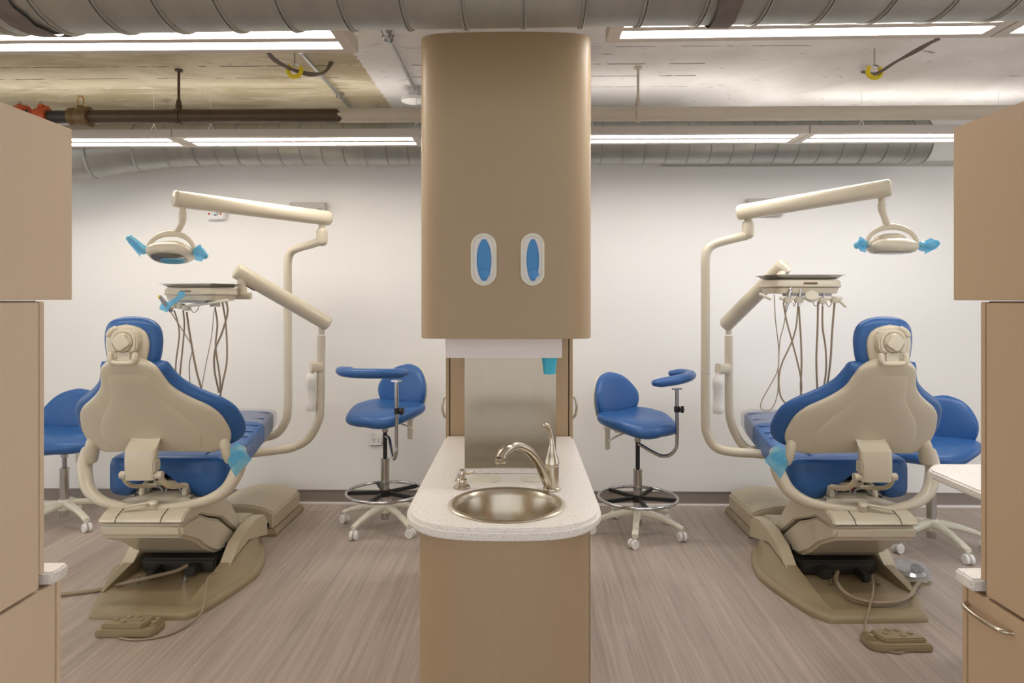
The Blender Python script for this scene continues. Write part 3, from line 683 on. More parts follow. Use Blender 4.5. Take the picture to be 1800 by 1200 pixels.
    # seat and leg rest
    T = [(-.165, .20, .655, .53), (-.158, .265, .670, .49), (-.14, .30, .680, .47), (-.09, .318, .687, .46), (0, .318, .690, .465), (.12, .30, .690, .505), (.28, .272, .692, .53), (.45, .25, .70, .55), (.62, .235, .728, .575), (.76, .226, .752, .60), (.84, .215, .758, .62), (.865, .19, .75, .64)]
    b = bmn(); rg = []
    for i in range(46):
        y = -.165+i*(1.03/45); w, zt, zb = interp(T, y)
        row = srow((0, y, (zt+zb)/2), (1, 0, 0), (0, 0, 1), w, (zt-zb)/2, 6.5, 56)
        for p in row:
            if y < .12 and p.z < .62 and abs(p.x+.03) < .19:
                k = max(0, 1-abs(p.x+.03)/.19); k = k*k*(3-2*k); p.z = max(p.z, zb+(.60-zb)*min(1, k*1.6)*min(1, (.12-y)/.08))
            if p.z > zt-.05: p.z -= .012*math.cos(p.x/w*PI/2)*0+.0
        rg.append(row)
    loft(b, rg); seat = P('seat', b, 'blue', ang=50)
    b = bmn()
    for y in (.30, .42, .54, .66, .77):
        w, zt, zb = interp(T, y); tube(b, [(w*.94*f, y+.03*(1-abs(f)), zt+.0005-.006*max(0, abs(f)-.75)) for f in (-1, -.8, -.4, 0, .4, .8, 1)], .0028, 6, 3)
    for q in (-1, 1):
        tube(b, [(q*(interp(T, y)[0]*.985), y, interp(T, y)[1]-.030) for y in (-.10, 0, .1, .2, .3, .45, .6, .75, .84)], .0025, 6, 4)
        tube(b, [(q*.19, -.12, interp(T, -.1)[1]+.001), (q*.20, -.05, .690), (q*.21, .02, .692)], .0022, 6, 3)
    tube(b, [(x, -.163+.008*abs(x)*4, .668) for x in (-.24, -.12, 0, .12, .24)], .0025, 6, 3)
    P('stitching', b, 'seam', seat)
    b = bmn(); rg = []
    for y, k in ((.60, 1.0), (.75, 1.012), (.86, 1.0), (.93, .93), (.955, .82)):
        w, zt, zb = interp(T, min(y, .84)); rg.append(srow((0, y, (zt+zb)/2), (1, 0, 0), (0, 0, 1), w*k+.006, ((zt-zb)/2+.004)*(k if k < 1 else 1), 5, 40))
    t2 = bmn(); loft(t2, rg); merge(b, t2)
    P('foot_cover', b, 'clear', label='clear vinyl foot cover')
    # backrest frame: T up along the back, N towards the rear
    Tv = V((0, -.506, .862)); N = V((0, -.862, -.506)); O = V((0, -.270, .755)); Lb = .539
    H = [(-.13, .22), (-.115, .30), (-.09, .345), (-.05, .372), (0, .386), (.08, .393), (.2, .384), (.32, .364), (.42, .326), (.50, .276), (.58, .230), (.68, .187), (.80, .165), (.88, .150), (.94, .122), (.98, .08), (1.0, .03)]
    H = dens(H)
    def slab(off, th, grow, e, curve, rows=60, hw=H, t0=-.13, t1=1.0, rim=.06, gtop=None):
        b = bmn(); rg = []
        for i in range(rows+1):
            f = i/rows; t = t0+(t1-t0)*(.5-.5*math.cos(PI*f)); g_ = grow if gtop is None else grow+(gtop-grow)*min(1, max(0, (t-.3)/.5)); w = interp(hw, t)[0]+g_
            ed = min((t-t0), (t1-t))/rim; h = th*(1 if ed >= 1 else math.sqrt(max(.02, 1-(1-ed)**2)))
            c = O+Tv*(t*Lb)+N*off
            row = srow(c, (1, 0, 0), N, w, h, e, 64)
            rg.append([p-N*(curve*p.x*p.x)+Tv*(max(0, -t)/.13*.045*max(0, 1-(p.x/.27)**2)) for p in row])
        return loft(b, rg)
    b = slab(-.062, .05, .034, 2.6, .35, t1=.885, gtop=.004); cush = P('back_cushion', b, 'blue', ang=60)
    b = slab(-.016, .028, -.020, 3.0, .35); shell = P('back_shell', b, 'beige', ang=60)
    H2 = [(-.085, .20), (-.05, .24), (.1, .262), (.25, .245), (.38, .21), (.5, .168), (.6, .138), (.75, .122), (.86, .11), (.90, .085)]; H2 = dens(H2)
    b = slab(-.004, .022, -.012, 2.6, .20, 40, H2, -.085, .90, .16); P('back_panel', b, 'beige', shell, ang=60)
    for q in (-1, 1):
        b = bmn(); tube(b, [(q*.325, -.21, .80), (q*.335, -.222, .76), (q*.345, -.215, .71), (q*.35, -.205, .675)], [.024, .027, .027, .022], 14, 5, flat=1.3, roundcap=True); P('back_hinge', b, 'beige')
    # lumbar bracket
    b = bmn(); rg = []
    for y, z, w, h in ((-.290, .812, .07, .018), (-.318, .808, .074, .026), (-.342, .794, .075, .03), (-.356, .765, .074, .032), (-.362, .72, .074, .03), (-.362, .65, .073, .03), (-.36, .618, .072, .028)):
        rg.append(srow((-.012, y, z), (1, 0, 0), (0, 1, 0) if z < .78 else (0, .7, .7), w, h, 5, 32))
    loft(b, rg); P('lumbar_bracket', b, 'beige', ang=40)
    b = bmn(); box(b, .045, .068, -.398, -.33, .655, .72, .008); P('bracket_tab', b, 'beige')
    for x0, x1 in ((-.115, -.085), (.058, .093)):
        b = bmn(); lathe(b, [(.014, 0), (.0185, .003), (.0185, x1-x0)], (x0, -.365, .640), (1, 0, 0), 20); P('pivot_pin', b, 'beige')
    b = bmn(); tube(b, [(.075, -.36, .64), (.085, -.34, .60), (.10, -.29, .565), (.12, -.2, .545)], .014, 12, 5); tube(b, [(-.10, -.36, .64), (-.10, -.34, .60), (-.085, -.29, .565), (-.03, -.2, .545)], .011, 12, 5)
    P('recline_link', b, 'tan2')
    # headrest
    HO = V((-.014, -.475, 1.212)); HT = V((0, -.05, 1)).normalized(); HN = V((0, -1, -.05)).normalized()
    HH = [(0, .085), (.04, .105), (.15, .120), (.4, .132), (.6, .134), (.78, .124), (.9, .10), (.97, .065), (1, .03)]
    HH = dens(HH)
    def hs(off, th, grow, L, e=2.6, cv=.9, z0=0):
        b = bmn(); rg = []
        for i in range(31):
            t = .5-.5*math.cos(PI*i/30); w = interp(HH, t)[0]+grow; ed = min(t, 1-t)/.16
            h = th*(1 if ed >= 1 else math.sqrt(max(.03, 1-(1-ed)**2)))
            row = srow(HO+HT*(z0+t*L)+HN*off, (1, 0, 0), HN, w, h, e, 48); rg.append([p-HN*(cv*p.x*p.x) for p in row])
        return loft(b, rg)
    b = hs(-.04, .044, .004, .25, z0=-.048); hr = P('headrest_pad', b, 'blue', ang=60)
    b = hs(.006, .020, -.032, .205, 3, .7, -.036); P('headrest_shell', b, 'beige', ang=60)
    b = bmn(); prism(b, [(-.050, 1.250), (-.060, 1.262), (-.060, 1.325), (-.050, 1.350), (-.02, 1.360), (.040, 1.356), (.060, 1.340), (.066, 1.30), (.062, 1.262), (.048, 1.250)], -.545, -.485, 'xz', bev=.009, seg=3)
    box(b, -.032, .036, -.540, -.49, 1.205, 1.262, .006); P('headrest_bracket', b, 'beige', ang=50)
    b = bmn(); tube(b, [(.047*math.cos(k*PI/16), -.5455, 1.300+.047*math.sin(k*PI/16)) for k in range(33)], .0018, 6); P('knob_ring', b, 'tan')
    b = bmn(); lathe(b, [(.045, 0), (.045, .003), (.043, .005)], (0, -.545, 1.300), (0, -1, 0), 32)
    rg = []
    for rr, dz in ((1, 0), (1, .008), (.88, .015), (.35, .017), (.05, .017)):
        rg.append([V((0, -.551, 1.300))+V((math.cos(a)*(.038+.0042*math.cos(4*a+.8))*rr, -dz, math.sin(a)*(.038+.0042*math.cos(4*a+.8))*rr)) for a in [k*PI/24 for k in range(48)]])
    t2 = bmn(); loft(t2, rg); merge(b, t2); P('headrest_knob', b, 'beige', label='fluted round knob')
    b = bmn(); tube(b, [(-.055, -.545, 1.243), (-.055, -.548, 1.222), (-.04, -.545, 1.205), (.044, -.545, 1.205), (.058, -.548, 1.222), (.058, -.545, 1.243)], .013, 12, 4, roundcap=True)
    box(b, -.045, .048, -.535, -.50, 1.183, 1.205, .004); tube(b, [(-.0, -.515, 1.20), (0, -.49, 1.15), (0, -.45, 1.1)], .03, 12, flat=.3); P('headrest_hinge', b, 'beige')
    b = bmn(); tube(b, [(-.045, -.525, 1.362), (-.062, -.53, 1.350), (-.070, -.535, 1.332)], .013, 10, 3, roundcap=True); P('headrest_latch', b, 'beige')
    return R

CL = cr(-1.80, 3.70); CR_ = cr(1.745, 3.665)
chair(CL, PHI, 1, 'left')
chair(CR_, PHI, -1, 'right')

# ---------------------------------------------------------------- dental lights
def lamp(side, s, post, top, riser, b0, b1, pend, head, tilt, yaw, filmpts):
    t = thing('dental_light', 'beige dental lamp on a long overhead arm beside the %s chair' % side, 'lamp', (post[0].x, post[0].y, .56), 0, 'dental lamps')
    b = bmn(); tube(b, post, .0275, 20, 6); tube(b, [riser[0], riser[1]], .036, 20, roundcap=True); part('post', b, 'beige', t, True)
    b = bmn(); lathe(b, [(.0278, -.001), (.0278, .001)], (top.x, top.y, 1.04), seg=24); part('post_joint', b, 'greyp', t, True)
    b = bmn(); lathe(b, [(.022, -.03), (.022, .05)], riser[1]+V((0, 0, .03)), seg=16); part('swivel', b, 'beige', t, True)
    b = bmn(); d = (b1-b0).normalized(); tube(b, [b0, b0+d*.012, b1-d*.012, b1], .048, 28, roundcap=False, flat=1, e=2.4)
    part('arm_beam', b, 'beige', t, True)
    for p, q in ((b0, -1), (b1, 1)):
        b = bmn(); lathe(b, [(.048, 0), (.047, .012), (.042, .020), (.02, .026), (.001, .027)], p, d*q, 28); part('end_cap', b, 'beige', t, True)
    b = bmn(); tube(b, pend[:2], .018, 14); tube(b, pend[1:], [.026, .024, .020, .022], 16, 5, flat=.8); part('lamp_hanger', b, 'beige', t, True)
    HM = Matrix.Translation(head) @ Matrix.Rotation(yaw, 4, 'Z') @ Matrix.Rotation(tilt, 4, 'X')
    # head: body local, lens faces -z
    b = bmn(); rg = []
    for z, w, h in ((-.035, .105, .06), (-.034, .115, .07), (-.012, .138, .085), (.004, .138, .085), (.02, .128, .078), (.036, .10, .06), (.046, .06, .035), (.049, .01, .006)):
        rg.append(srow((0, 0, z), (1, 0, 0), (0, 1, 0), w, h, 2.5, 44))
    loft(b, rg); b.transform(HM); hd = part('lamp_head', b, 'beige', t, True, ang=50)
    b = bmn(); rg = [srow((0, 0, -.036+z), (1, 0, 0), (0, 1, 0), w, h, 2.6, 40) for z, w, h in ((.004, .104, .059), (-.002, .100, .056), (-.006, .07, .035))]
    loft(b, rg); b.transform(HM); part('lens', b, 'glass', hd, True, label='grey lamp lens facing down')
    b = bmn(); rg = [srow((0, .02, .02+z), (1, 0, 0), (0, 1, 0), w, h, 2.6, 36) for z, w, h in ((0, .085, .06), (.035, .08, .055), (.05, .05, .04), (.053, .01, .01))]
    loft(b, rg); b.transform(HM); part('rear_housing', b, 'beige', hd, True)
    # arch handle in upright frame
    HU = Matrix.Translation(head) @ Matrix.Rotation(yaw, 4, 'Z')
    b = bmn(); tube(b, [(.142*math.cos(a), .0, .012+.098*math.sin(a)) for a in [PI*k/16 for k in range(17)]], [.009, .011, .015, .011, .009], 14, flat=1.3); 
    for q in (-1, 1): tube(b, [(q*.120, 0, .012), (q*.152, 0, .012)], .014, 14)
    b.transform(HU); part('lamp_yoke', b, 'beige', t, True)
    for q, pts in zip((-1, 1), filmpts):
        b = bmn(); pp = [V((q*.15, 0, .012))]+[V(p) for p in pts]
        tube(b, pp, [.014, .011, .013, .011], 12, 4, roundcap=True); b.transform(HU); hg = part('side_handle', b, 'beige', t, True)
        b = bmn(); tube(b, [pp[0]+(pp[1]-pp[0])*.3]+pp[1:], [.020, .024, .019, .016], 9, 3, flat=1.2, roundcap=True)
        mid = pp[1]; tri = [mid+V((0, -.02, .03)), mid+V((q*.03, -.022, .045)), pp[-1]+V((q*.006, -.018, .0)), pp[-1]+V((-q*.01, -.02, -.03)), mid+V((-q*.005, -.022, -.045))]
        for dy in (0, .003):
            f = [b.verts.new(p+V((0, dy, 0))) for p in tri]; b.faces.new(f)
        b.transform(HU); part('film_sleeve', b, 'film', hg, True, label='translucent blue film over the handle', ang=20)
    return t, HM
dl = 4.66
P0 = at(506, 640, dl); px, py = P0.x, P0.y
r1 = at(566, 425, 4.5); r2 = at(566, 404, 4.5)
post = [cr(-1.76, 4.30, .545), cr(-1.70, 4.5, .56), at(462, 770, 4.63), at(486, 762, 4.66), at(500, 744, dl), at(506, 715, dl), at(506, 600, dl), at(506, 500, dl), at(506, 462, dl), at(511, 444, 4.65), at(524, 436, 4.62), at(548, 429, 4.55), at(563, 424, 4.5)]
_, HM = lamp('left', 1, post, P0, (r1, at(566, 407, 4.5)), at(575, 383.5, 4.52), at(311, 349.5, 3.88), [at(321, 362, 3.9), at(321, 373, 3.9), at(321, 386, 3.9), at(319, 394, 3.9), at(311, 408, 3.9)],
     at(300, 444, 3.9), -.50, -.1, [[(-.17, -.01, .02), (-.21, -.02, .06), (-.235, -.03, .085)], [(.17, -.01, .0), (.20, -.03, .005), (.235, -.04, -.025)]])
dr = 4.2
post = [cr(1.72, 4.2, .52), at(1365, 800, 4.1), at(1330, 797, 4.12), at(1280, 793, 4.17), at(1256, 784, 4.19), at(1243, 762, dr), at(1240, 735, dr), at(1240, 600, dr), at(1240, 500, dr), at(1240, 460, dr), at(1244, 439, dr), at(1258, 428, dr), at(1290, 419, dr), at(1312, 414, dr)]
P0 = at(1240, 600, dr)
lamp('right', -1, post, P0, (at(1315, 412, dr), at(1315, 394, dr)), at(1303, 373, dr), at(1559, 330.5, 3.75), [at(1550, 345, 3.8), at(1550, 358, 3.8), at(1550, 368, 3.8), at(1553, 378, 3.8), at(1560, 397, 3.8)],
     at(1568, 433, 3.8), -.05, .05, [[(-.17, -.01, .008), (-.20, -.03, .008), (-.225, -.045, .0)], [(.17, -.01, .0), (.20, -.03, .0), (.235, -.03, .018)]])
# film under the left lens
b = bmn(); rg = [srow((0, -.015, -.046+z), (1, 0, 0), (0, 1, 0), w, h, 2.2, 30) for z, w, h in ((.006, .092, .048), (-.004, .085, .042), (-.006, .05, .02))]
loft(b, rg); b.transform(HM @ Matrix.Translation((.012, .030, .002)) @ Matrix.Diagonal((.85, .62, 1, 1))); solo('lens_film', b, 'film', 'blue film stretched under the left lamp lens', 'film')

# ---------------------------------------------------------------- delivery units
def delivery(side, post, ptop, b0, b1, mount, tray_c, yaw, bottle, clamp, holders, hoses, rail, bar, tubes_label=''):
    t = thing('delivery_unit', 'beige dental instrument unit on a jointed arm beside the %s chair' % side, 'dental delivery unit', (post[0].x, post[0].y, .5), 0, 'dental delivery units')
    b = bmn(); tube(b, post, .0265, 20, 6); part('post', b, 'beige', t, True)
    b = bmn(); lathe(b, [(.02, -.02), (.02, .06)], ptop, seg=16); part('swivel', b, 'beige', t, True)
    d = (b1-b0).normalized()
    b = bmn(); tube(b, [b0, b1], .048, 28); arm = part('arm_beam', b, 'beige', t, True)
    for p, q in ((b0, -1), (b1, 1)):
        b = bmn(); lathe(b, [(.048, 0), (.0475, .008), (.043, .016), (.02, .021), (.001, .022)], p, d*q, 28); part('end_cap', b, 'beige', arm, True)
    b = bmn(); tube(b, [b0+d*.02-V((0, 0, .05)), b0+d*.11-V((0, 0, .052))], .008, 8); part('arm_slot', b, 'black', arm, True)
    b = bmn(); tube(b, mount[:2], .024, 16); tube(b, [mount[1], mount[2]], [.028, .034], 16); part('arm_bracket', b, 'beige', t, True)
    b = bmn(); tube(b, bar, .022, 14, flat=.95, e=3); part('support_bar', b, 'beige', t, True)
    TM = Matrix.Translation(tray_c) @ Matrix.Rotation(yaw, 4, 'Z')
    b = bmn(); rg = []
    for z, w, h in ((-.030, .155, .10), (-.028, .163, .108), (-.0, .170, .115), (.0015, .176, .12)): rg.append(srow((0, 0, z), (1, 0, 0), (0, 1, 0), w, h, 6, 48))
    loft(b, rg); b.transform(TM); part('head_underside', b, 'beige', t, True)
    b = bmn(); rg = []
    for z, w, h in ((.003, .176, .12), (.006, .179, .123), (.03, .176, .12), (.040, .170, .114), (.042, .15, .1)): rg.append(srow((0, 0, z), (1, 0, 0), (0, 1, 0), w, h, 6, 48))
    loft(b, rg); b.transform(TM); hd = part('control_head', b, 'beige', t, True)
    b = bmn(); box(b, -.035, .035, -.126, -.121, .018, .027, .001); b.transform(TM); part('nameplate', b, 'bronze', hd, True, label='small bronze nameplate')
    b = bmn(); box(b, -.12, .12, -.108, -.06, -.042, -.027, .004); b.transform(TM); part('valve_block', b, 'greyp', t, True)
    # water bottle and clamp
    b = bmn(); tube(b, clamp, .028, 16, flat=1.2, e=4); part('bottle_clamp', b, 'beige', t, True)
    b = bmn(); lathe(b, [(.016, 0), (.018, -.02), (.032, -.035), (.034, -.06), (.034, -.09), (.031, -.10), (.031, -.20), (.034, -.21), (.034, -.245), (.028, -.262), (.001, -.266)], bottle, seg=28); part('water_bottle', b, 'bottle', t, True, label='milky plastic water bottle')
    b = bmn(); tube(b, rail, .009, 12, roundcap=True); part('holder_rail', b, 'cream', t, True)
    for k, (p, kind) in enumerate(holders):
        b = bmn(); lathe(b, [(.013, -.016), (.022, -.014), (.024, 0), (.022, .014), (.013, .016)], p, (0, 0, 1), 8); box(b, p.x-.012, p.x+.012, p.y, p.y+.03, p.z-.01, p.z+.01, .003)
        h = part('instrument_holder', b, 'beige', t, True)
        if kind:
            b = bmn(); q = p+V((0, -.012, 0))
            if kind == 'syringe': tube(b, [q+V((-.012, 0, -.05)), q+V((0, 0, 0)), q+V((.008, 0, .045)), q+V((.010, 0, .06))], [.006, .009, .013, .010], 12, 4, roundcap=True)
            elif kind == 'tip': tube(b, [q+V((-.004, 0, -.035)), q+V((.002, 0, .03)), q+V((.003, 0, .032)), q+V((.004, 0, .075))], [.006, .010, .005, .004], 10)
            else: tube(b, [q+V((-.004, 0, -.03)), q+V((0, 0, .0)), q+V((0, 0, .04))], [.006, .007, .003], 10)
            part('handpiece', b, 'chrome', h, True, label='metal handpiece')
    for pts, r in hoses:
        b = bmn(); tube(b, pts, r, 10, 8); part('hose', b, 'hose', t, True)
    return t, TM
dd = 4.4
post = [cr(-1.66, 4.2, .535), at(437, 797, 4.15), at(480, 792, 4.3), at(515, 786, 4.38), at(543, 770, dd), at(560, 738, dd), at(563, 710, dd), at(564, 650, dd), at(565, 590, dd)]
p = lambda x, y, d=3.9: at(x, y, d)
tc = p(354, 519, 3.92)
tl, TM = delivery('left', post, at(565, 582, dd), at(419, 477.5, 4.08), at(573, 567, dd), [at(424, 487, 4.08), at(425, 503, 4.08), at(424, 517, 4.08)], tc, -.28,
    at(546, 650, 4.36), [at(546, 645, 4.36), at(566, 645, 4.4)],
    [(p(318, 538, 3.86), None), (p(328, 541, 3.84), None), (p(305, 537, 3.86), 'tip')],
    [([p(322, 545), p(324, 570), p(322, 600), p(318, 640), p(315, 670), p(310, 700)], .0045),
     ([p(306, 545), p(312, 565), p(315, 590), p(309, 640), p(310, 680)], .0042),
     ([p(298, 545), p(330, 595), p(338, 612), p(333, 640), p(334, 680)], .0028),
     ([p(328, 548), p(334, 590), p(345, 650), p(356, 690)], .0055),
     ([p(378, 540), p(382, 570), p(379, 610), p(386, 660), p(388, 700)], .0048),
     ([p(376, 545), p(372, 590), p(362, 640), p(353, 690)], .0022),
     ([p(391, 532), p(397, 570), p(399, 630), p(392, 670), p(386, 700)], .0048),
     ([p(398, 530), p(400, 550), p(390, 585), p(378, 615), p(377, 650), p(385, 690)], .0052),
     ([p(334, 541), p(340, 549), p(346, 546), p(350, 538)], .002)],
    [p(333, 537, 3.82), p(400, 528, 3.8)], [at(400, 520, 4.08), at(441, 520, 4.08)])
b = bmn(); lathe(b, [(.028, 0), (.028, .05), (.024, .055)], p(378, 536, 3.9)-V((0, 0, .01)), seg=16); part('hose_collar', b, 'cream', tl, True)
b = bmn(); q0, q1 = p(281, 521, 3.72), p(300, 546, 3.75); tube(b, [q0, q0+(q1-q0)*.4, q1], [.010, .012, .010], 12, roundcap=True); hp = part('air_syringe', b, 'greyp', tl, True, label='grey syringe with a yellow button')
b = bmn(); lathe(b, [(.006, 0), (.006, .004)], q0+V((.002, -.010, -.001)), (-.2, -1, .3), 14); part('button', b, 'yellow', hp, True)
b = bmn()
for dy in (0, .002):
    L1 = [p(313, 512, 3.74), p(326, 512, 3.74), p(325, 521, 3.74), p(300, 539, 3.73), p(294, 549, 3.73), p(280, 543, 3.73), p(284, 532, 3.73), p(298, 529, 3.73), p(312, 521, 3.74)]
    f = [b.verts.new(v+V((0, -dy, 0))) for v in L1]; b.faces.new(f)
part('film_strip', b, 'film', tl, True, label='blue film strip taped over the syringe')
def tray(TM, label):
    b = bmn(); rg = [srow((0, 0, z), (1, 0, 0), (0, 1, 0), w, h, 9, 48) for z, w, h in ((.044, .155, .105), (.046, .158, .108), (.060, .178, .128), (.064, .192, .140), (.0655, .192, .140), (.061, .176, .126), (.047, .154, .104))]
    loft(b, rg); b.transform(TM); solo('instrument_tray', b, 'chrome', label, 'tray', 'steel instrument trays', ang=30)
tray(TM, 'empty steel tray on the left dental instrument unit')
dd = 4.4
post = [cr(1.72, 4.35, .545), at(1330, 791, 4.35), at(1312, 787, 4.38), at(1297, 770, dd), at(1285, 742, dd), at(1281.5, 715, dd), at(1281, 650, dd), at(1281, 590, dd)]
p = lambda x, y, d=3.45: at(x, y, d)
tc = p(1405, 506, 3.55)
tr, TM2 = delivery('right', post, at(1281, 582, dd), at(1376, 470, 3.95), at(1278, 568, dd), [at(1377, 476, 3.95), at(1372, 487, 3.9), at(1370, 500, 3.85)], tc, .06,
    at(1262, 655, 4.36), [at(1262, 648, 4.36), at(1281, 648, 4.4)],
    [(p(1384, 527), 'syringe'), (p(1404, 527), 'tip'), (p(1446, 528), 'bur'), (p(1467, 527), None)],
    [([p(1361, 518), p(1363, 560), p(1367, 595), p(1369, 620), p(1367, 650), p(1355, 675), p(1341, 700), p(1337, 715), p(1345, 722), p(1358, 716), p(1367, 690), p(1368, 650), p(1371, 600), p(1378, 570), p(1384, 533)], .0024),
     ([p(1377, 532), p(1383, 565), p(1395, 610), p(1407, 660), p(1408, 690), p(1398, 708), p(1386, 711), p(1373, 698), p(1369, 670), p(1374, 640), p(1392, 600), p(1400, 570), p(1403, 533)], .0040),
     ([p(1404, 534), p(1408, 600), p(1409, 640), p(1408, 690), p(1418, 710), p(1430, 711), p(1445, 690), p(1452, 650), p(1451, 610), p(1446, 575), p(1446, 534)], .0045),
     ([p(1438, 530), p(1437, 580), p(1435, 630), p(1436, 670), p(1438, 705)], .0048),
     ([p(1467, 532), p(1463, 580), p(1460, 630), p(1455, 670), p(1447, 705)], .0050),
     ([p(1428, 530), p(1432, 537), p(1438, 536), p(1442, 531)], .002), ([p(1452, 533), p(1457, 539), p(1462, 533)], .002), ([p(1394, 532), p(1396, 538), p(1399, 532)], .002)],
    [p(1372, 524), p(1478, 524)], [at(1372, 503, 3.8), at(1395, 506, 3.65)])
for a0, a1 in (((1336, 517), (1354, 525)), ((1477, 529), (1486, 538))):
    b = bmn(); tube(b, [p(*a0, 3.42), p(*a1, 3.38)], .008, 12, roundcap=True); part('grip_bar', b, 'cream', tr, True)
b = bmn(); lathe(b, [(.024, -.008), (.031, -.007), (.031, .010), (.028, .014), (.001, .015)], p(1427, 521, 3.40), (-.35, -.7, .6), 28); part('round_pad', b, 'cream', tr, True, label='round cream touch pad')
tray(TM2, 'empty steel tray on the right dental instrument unit')

# ---------------------------------------------------------------- floor boxes, foot controls, pedals
def floorbox(x0, x1, y0, y1, label, s):
    t = thing('floor_utility_box', label, 'utility box', ((x0+x1)/2, (y0+y1)/2, 0), 0, 'floor utility boxes')
    b = bmn(); rg = []
    for k, z in ((.02, 0), (.022, .02), (.012, .034), (.0, .045)):
        rg.append([V(p) for p in ((x0-k, y0-k, z), (x1+k, y0-k, z), (x1+k, y1, z), (x0-k, y1, z))])
    loft(b, rg); part('plinth', b, 'tan', t, True)
    b = bmn(); w = x1-x0; n = 14
    low = [(x0, .04)]+[(x0+w*k/n, .145+.052*math.sin(PI*k/n)**.8) for k in range(n+1)]+[(x1, .04)]
    prism(b, low, y0, y1-.02, 'xz', bev=.012, seg=3); part('cover', b, 'tan2', t, True, ang=35)
    b = bmn(); xx = x1-.04 if s > 0 else x0+.04
    tube(b, [(xx, y0-.001, .06), (xx, y0-.001, .075)], .010, 12, roundcap=True); b.transform(Matrix.Translation((0, y0-.001, 0)) @ Matrix.Diagonal((1, .12, 1, 1)) @ Matrix.Translation((0, -(y0-.001), 0)))
    part('cable_hole', b, 'black', t, True)
q = cr(-1.505, 4.32); floorbox(q.x-.45, q.x, q.y, q.y+.52, 'tan floor utility box beyond the left dental chair', 1)
q = cr(1.505, 4.29); floorbox(q.x, q.x+.45, q.y, q.y+.50, 'tan floor utility box beyond the right dental chair', -1)

def footctl(c, rz, s, label, cord):
    t = thing('foot_control', label, 'foot control', c, rz, 'foot controls')
    def P(name, b, m, parent=t, **k): return part(name, b, m, parent, False, s, **k)
    ol = [(-.13, -.055), (.09, -.06), (.125, -.045), (.135, -.01), (.135, .05), (.125, .06), (-.03, .065), (-.125, .0)]
    b = bmn(); prism(b, ol, 0, .030, bev=.006, seg=2)
    prism(b, [(-.115, -.03), (.07, -.035), (.085, .0), (.085, .055), (-.03, .06), (-.115, .005)], .025, .048, bev=.006, seg=2)
    prism(b, [(.092, -.02), (.125, -.015), (.128, .045), (.095, .052)], .025, .044, bev=.005, seg=2); P('housing', b, 'tan')
    for x, y in ((-.07, .015), (-.03, -.005), (-.025, .04), (.015, .045), (.04, .015)): 
        b = bmn(); lathe(b, [(.012, .046), (.012, .053), (.010, .055), (.001, .055)], (x, y, 0), seg=16); P('button', b, 'tan')
    for x, y in ((.11, .03), (.108, 0)):
        b = bmn(); lathe(b, [(.012, .042), (.012, .049), (.010, .051), (.001, .051)], (x, y, 0), seg=16); P('button', b, 'tan')
    b = bmn(); tube(b, cord, .0045, 8, 8); part('cord', b, 'hose', t, True)
c0 = cr(-1.72, 3.075)
fl = lambda x, y, z=.006: V((*at(x, y, 1200*(EYE-z)/(y-HOR))[:2], z))
footctl(c0, PHI, 1, 'tan foot control with round buttons on the floor before the left chair', [fl(210, 1121), fl(240, 1124), fl(290, 1117), fl(330, 1098, .01), fl(355, 1075, .035), at(362, 1040, 3.27), at(366, 1015, 3.4), at(385, 1003, 3.5)])
c0 = cr(1.66, 2.95)
footctl(c0, PHI, -1, 'tan foot control with round buttons on the floor before the right chair', [fl(1590, 1146), fl(1570, 1146), fl(1535, 1132), fl(1520, 1110, .01), fl(1524, 1085, .045), at(1530, 1060, 3.2), at(1535, 1035, 3.35), at(1533, 1010, 3.5)])
# round pedal under clear wrap, right chair
c0 = cr(2.13, 3.66)
t = thing('foot_pedal', 'round steel foot pedal wrapped in clear plastic, by the right chair', 'foot pedal', c0)
b = bmn(); lathe(b, [(.10, 0), (.10, .02), (.085, .032), (.001, .034)], c0, seg=8); part('base', b, 'tan', t, True)
b = bmn(); lathe(b, [(.078, .034), (.083, .040), (.07, .055), (.001, .062)], c0, seg=30); part('disc', b, 'chrome', t, True)
b = bmn(); box(b, c0.x-.0, c0.x+.05, c0.y-.06, c0.y+.0, .055, .085, .01); part('toe_lever', b, 'black', t, True)
b = bmn(); rr = random.Random(3); rg = []
for r_, z in ((.106, .02), (.104, .045), (.09, .075), (.05, .092), (.01, .095)): rg.append([V((c0.x+r_*math.cos(k*PI/12)*rr.uniform(.92, 1.04), c0.y+r_*math.sin(k*PI/12)*rr.uniform(.92, 1.04), z+rr.uniform(-.006, .006))) for k in range(24)])
loft(b, rg); part('plastic_wrap', b, 'clear', t, True, label='clear crinkled plastic wrap', ang=15)
b = bmn(); tube(b, [c0+V((0, -.09, .02)), fl(1608, 1033, .03), fl(1600, 1046, .05), fl(1575, 1057, .05), fl(1530, 1058, .05), fl(1490, 1045, .055), at(1470, 1020, 3.45), at(1472, 1005, 3.55)], .010, 12, 8); part('tubing', b, 'hose', t, True)
b = bmn(); tube(b, [fl(60, 1050, .012), fl(112, 1044, .012), fl(170, 1037, .012), at(215, 1026, 3.5), at(265, 1014, 3.52), at(310, 1003, 3.58), at(330, 993, 3.62)], .010, 12, 8)
solo('floor_tubing', b, 'hose', 'taupe tubing running from under the left chair to the left cabinet', 'tubing')

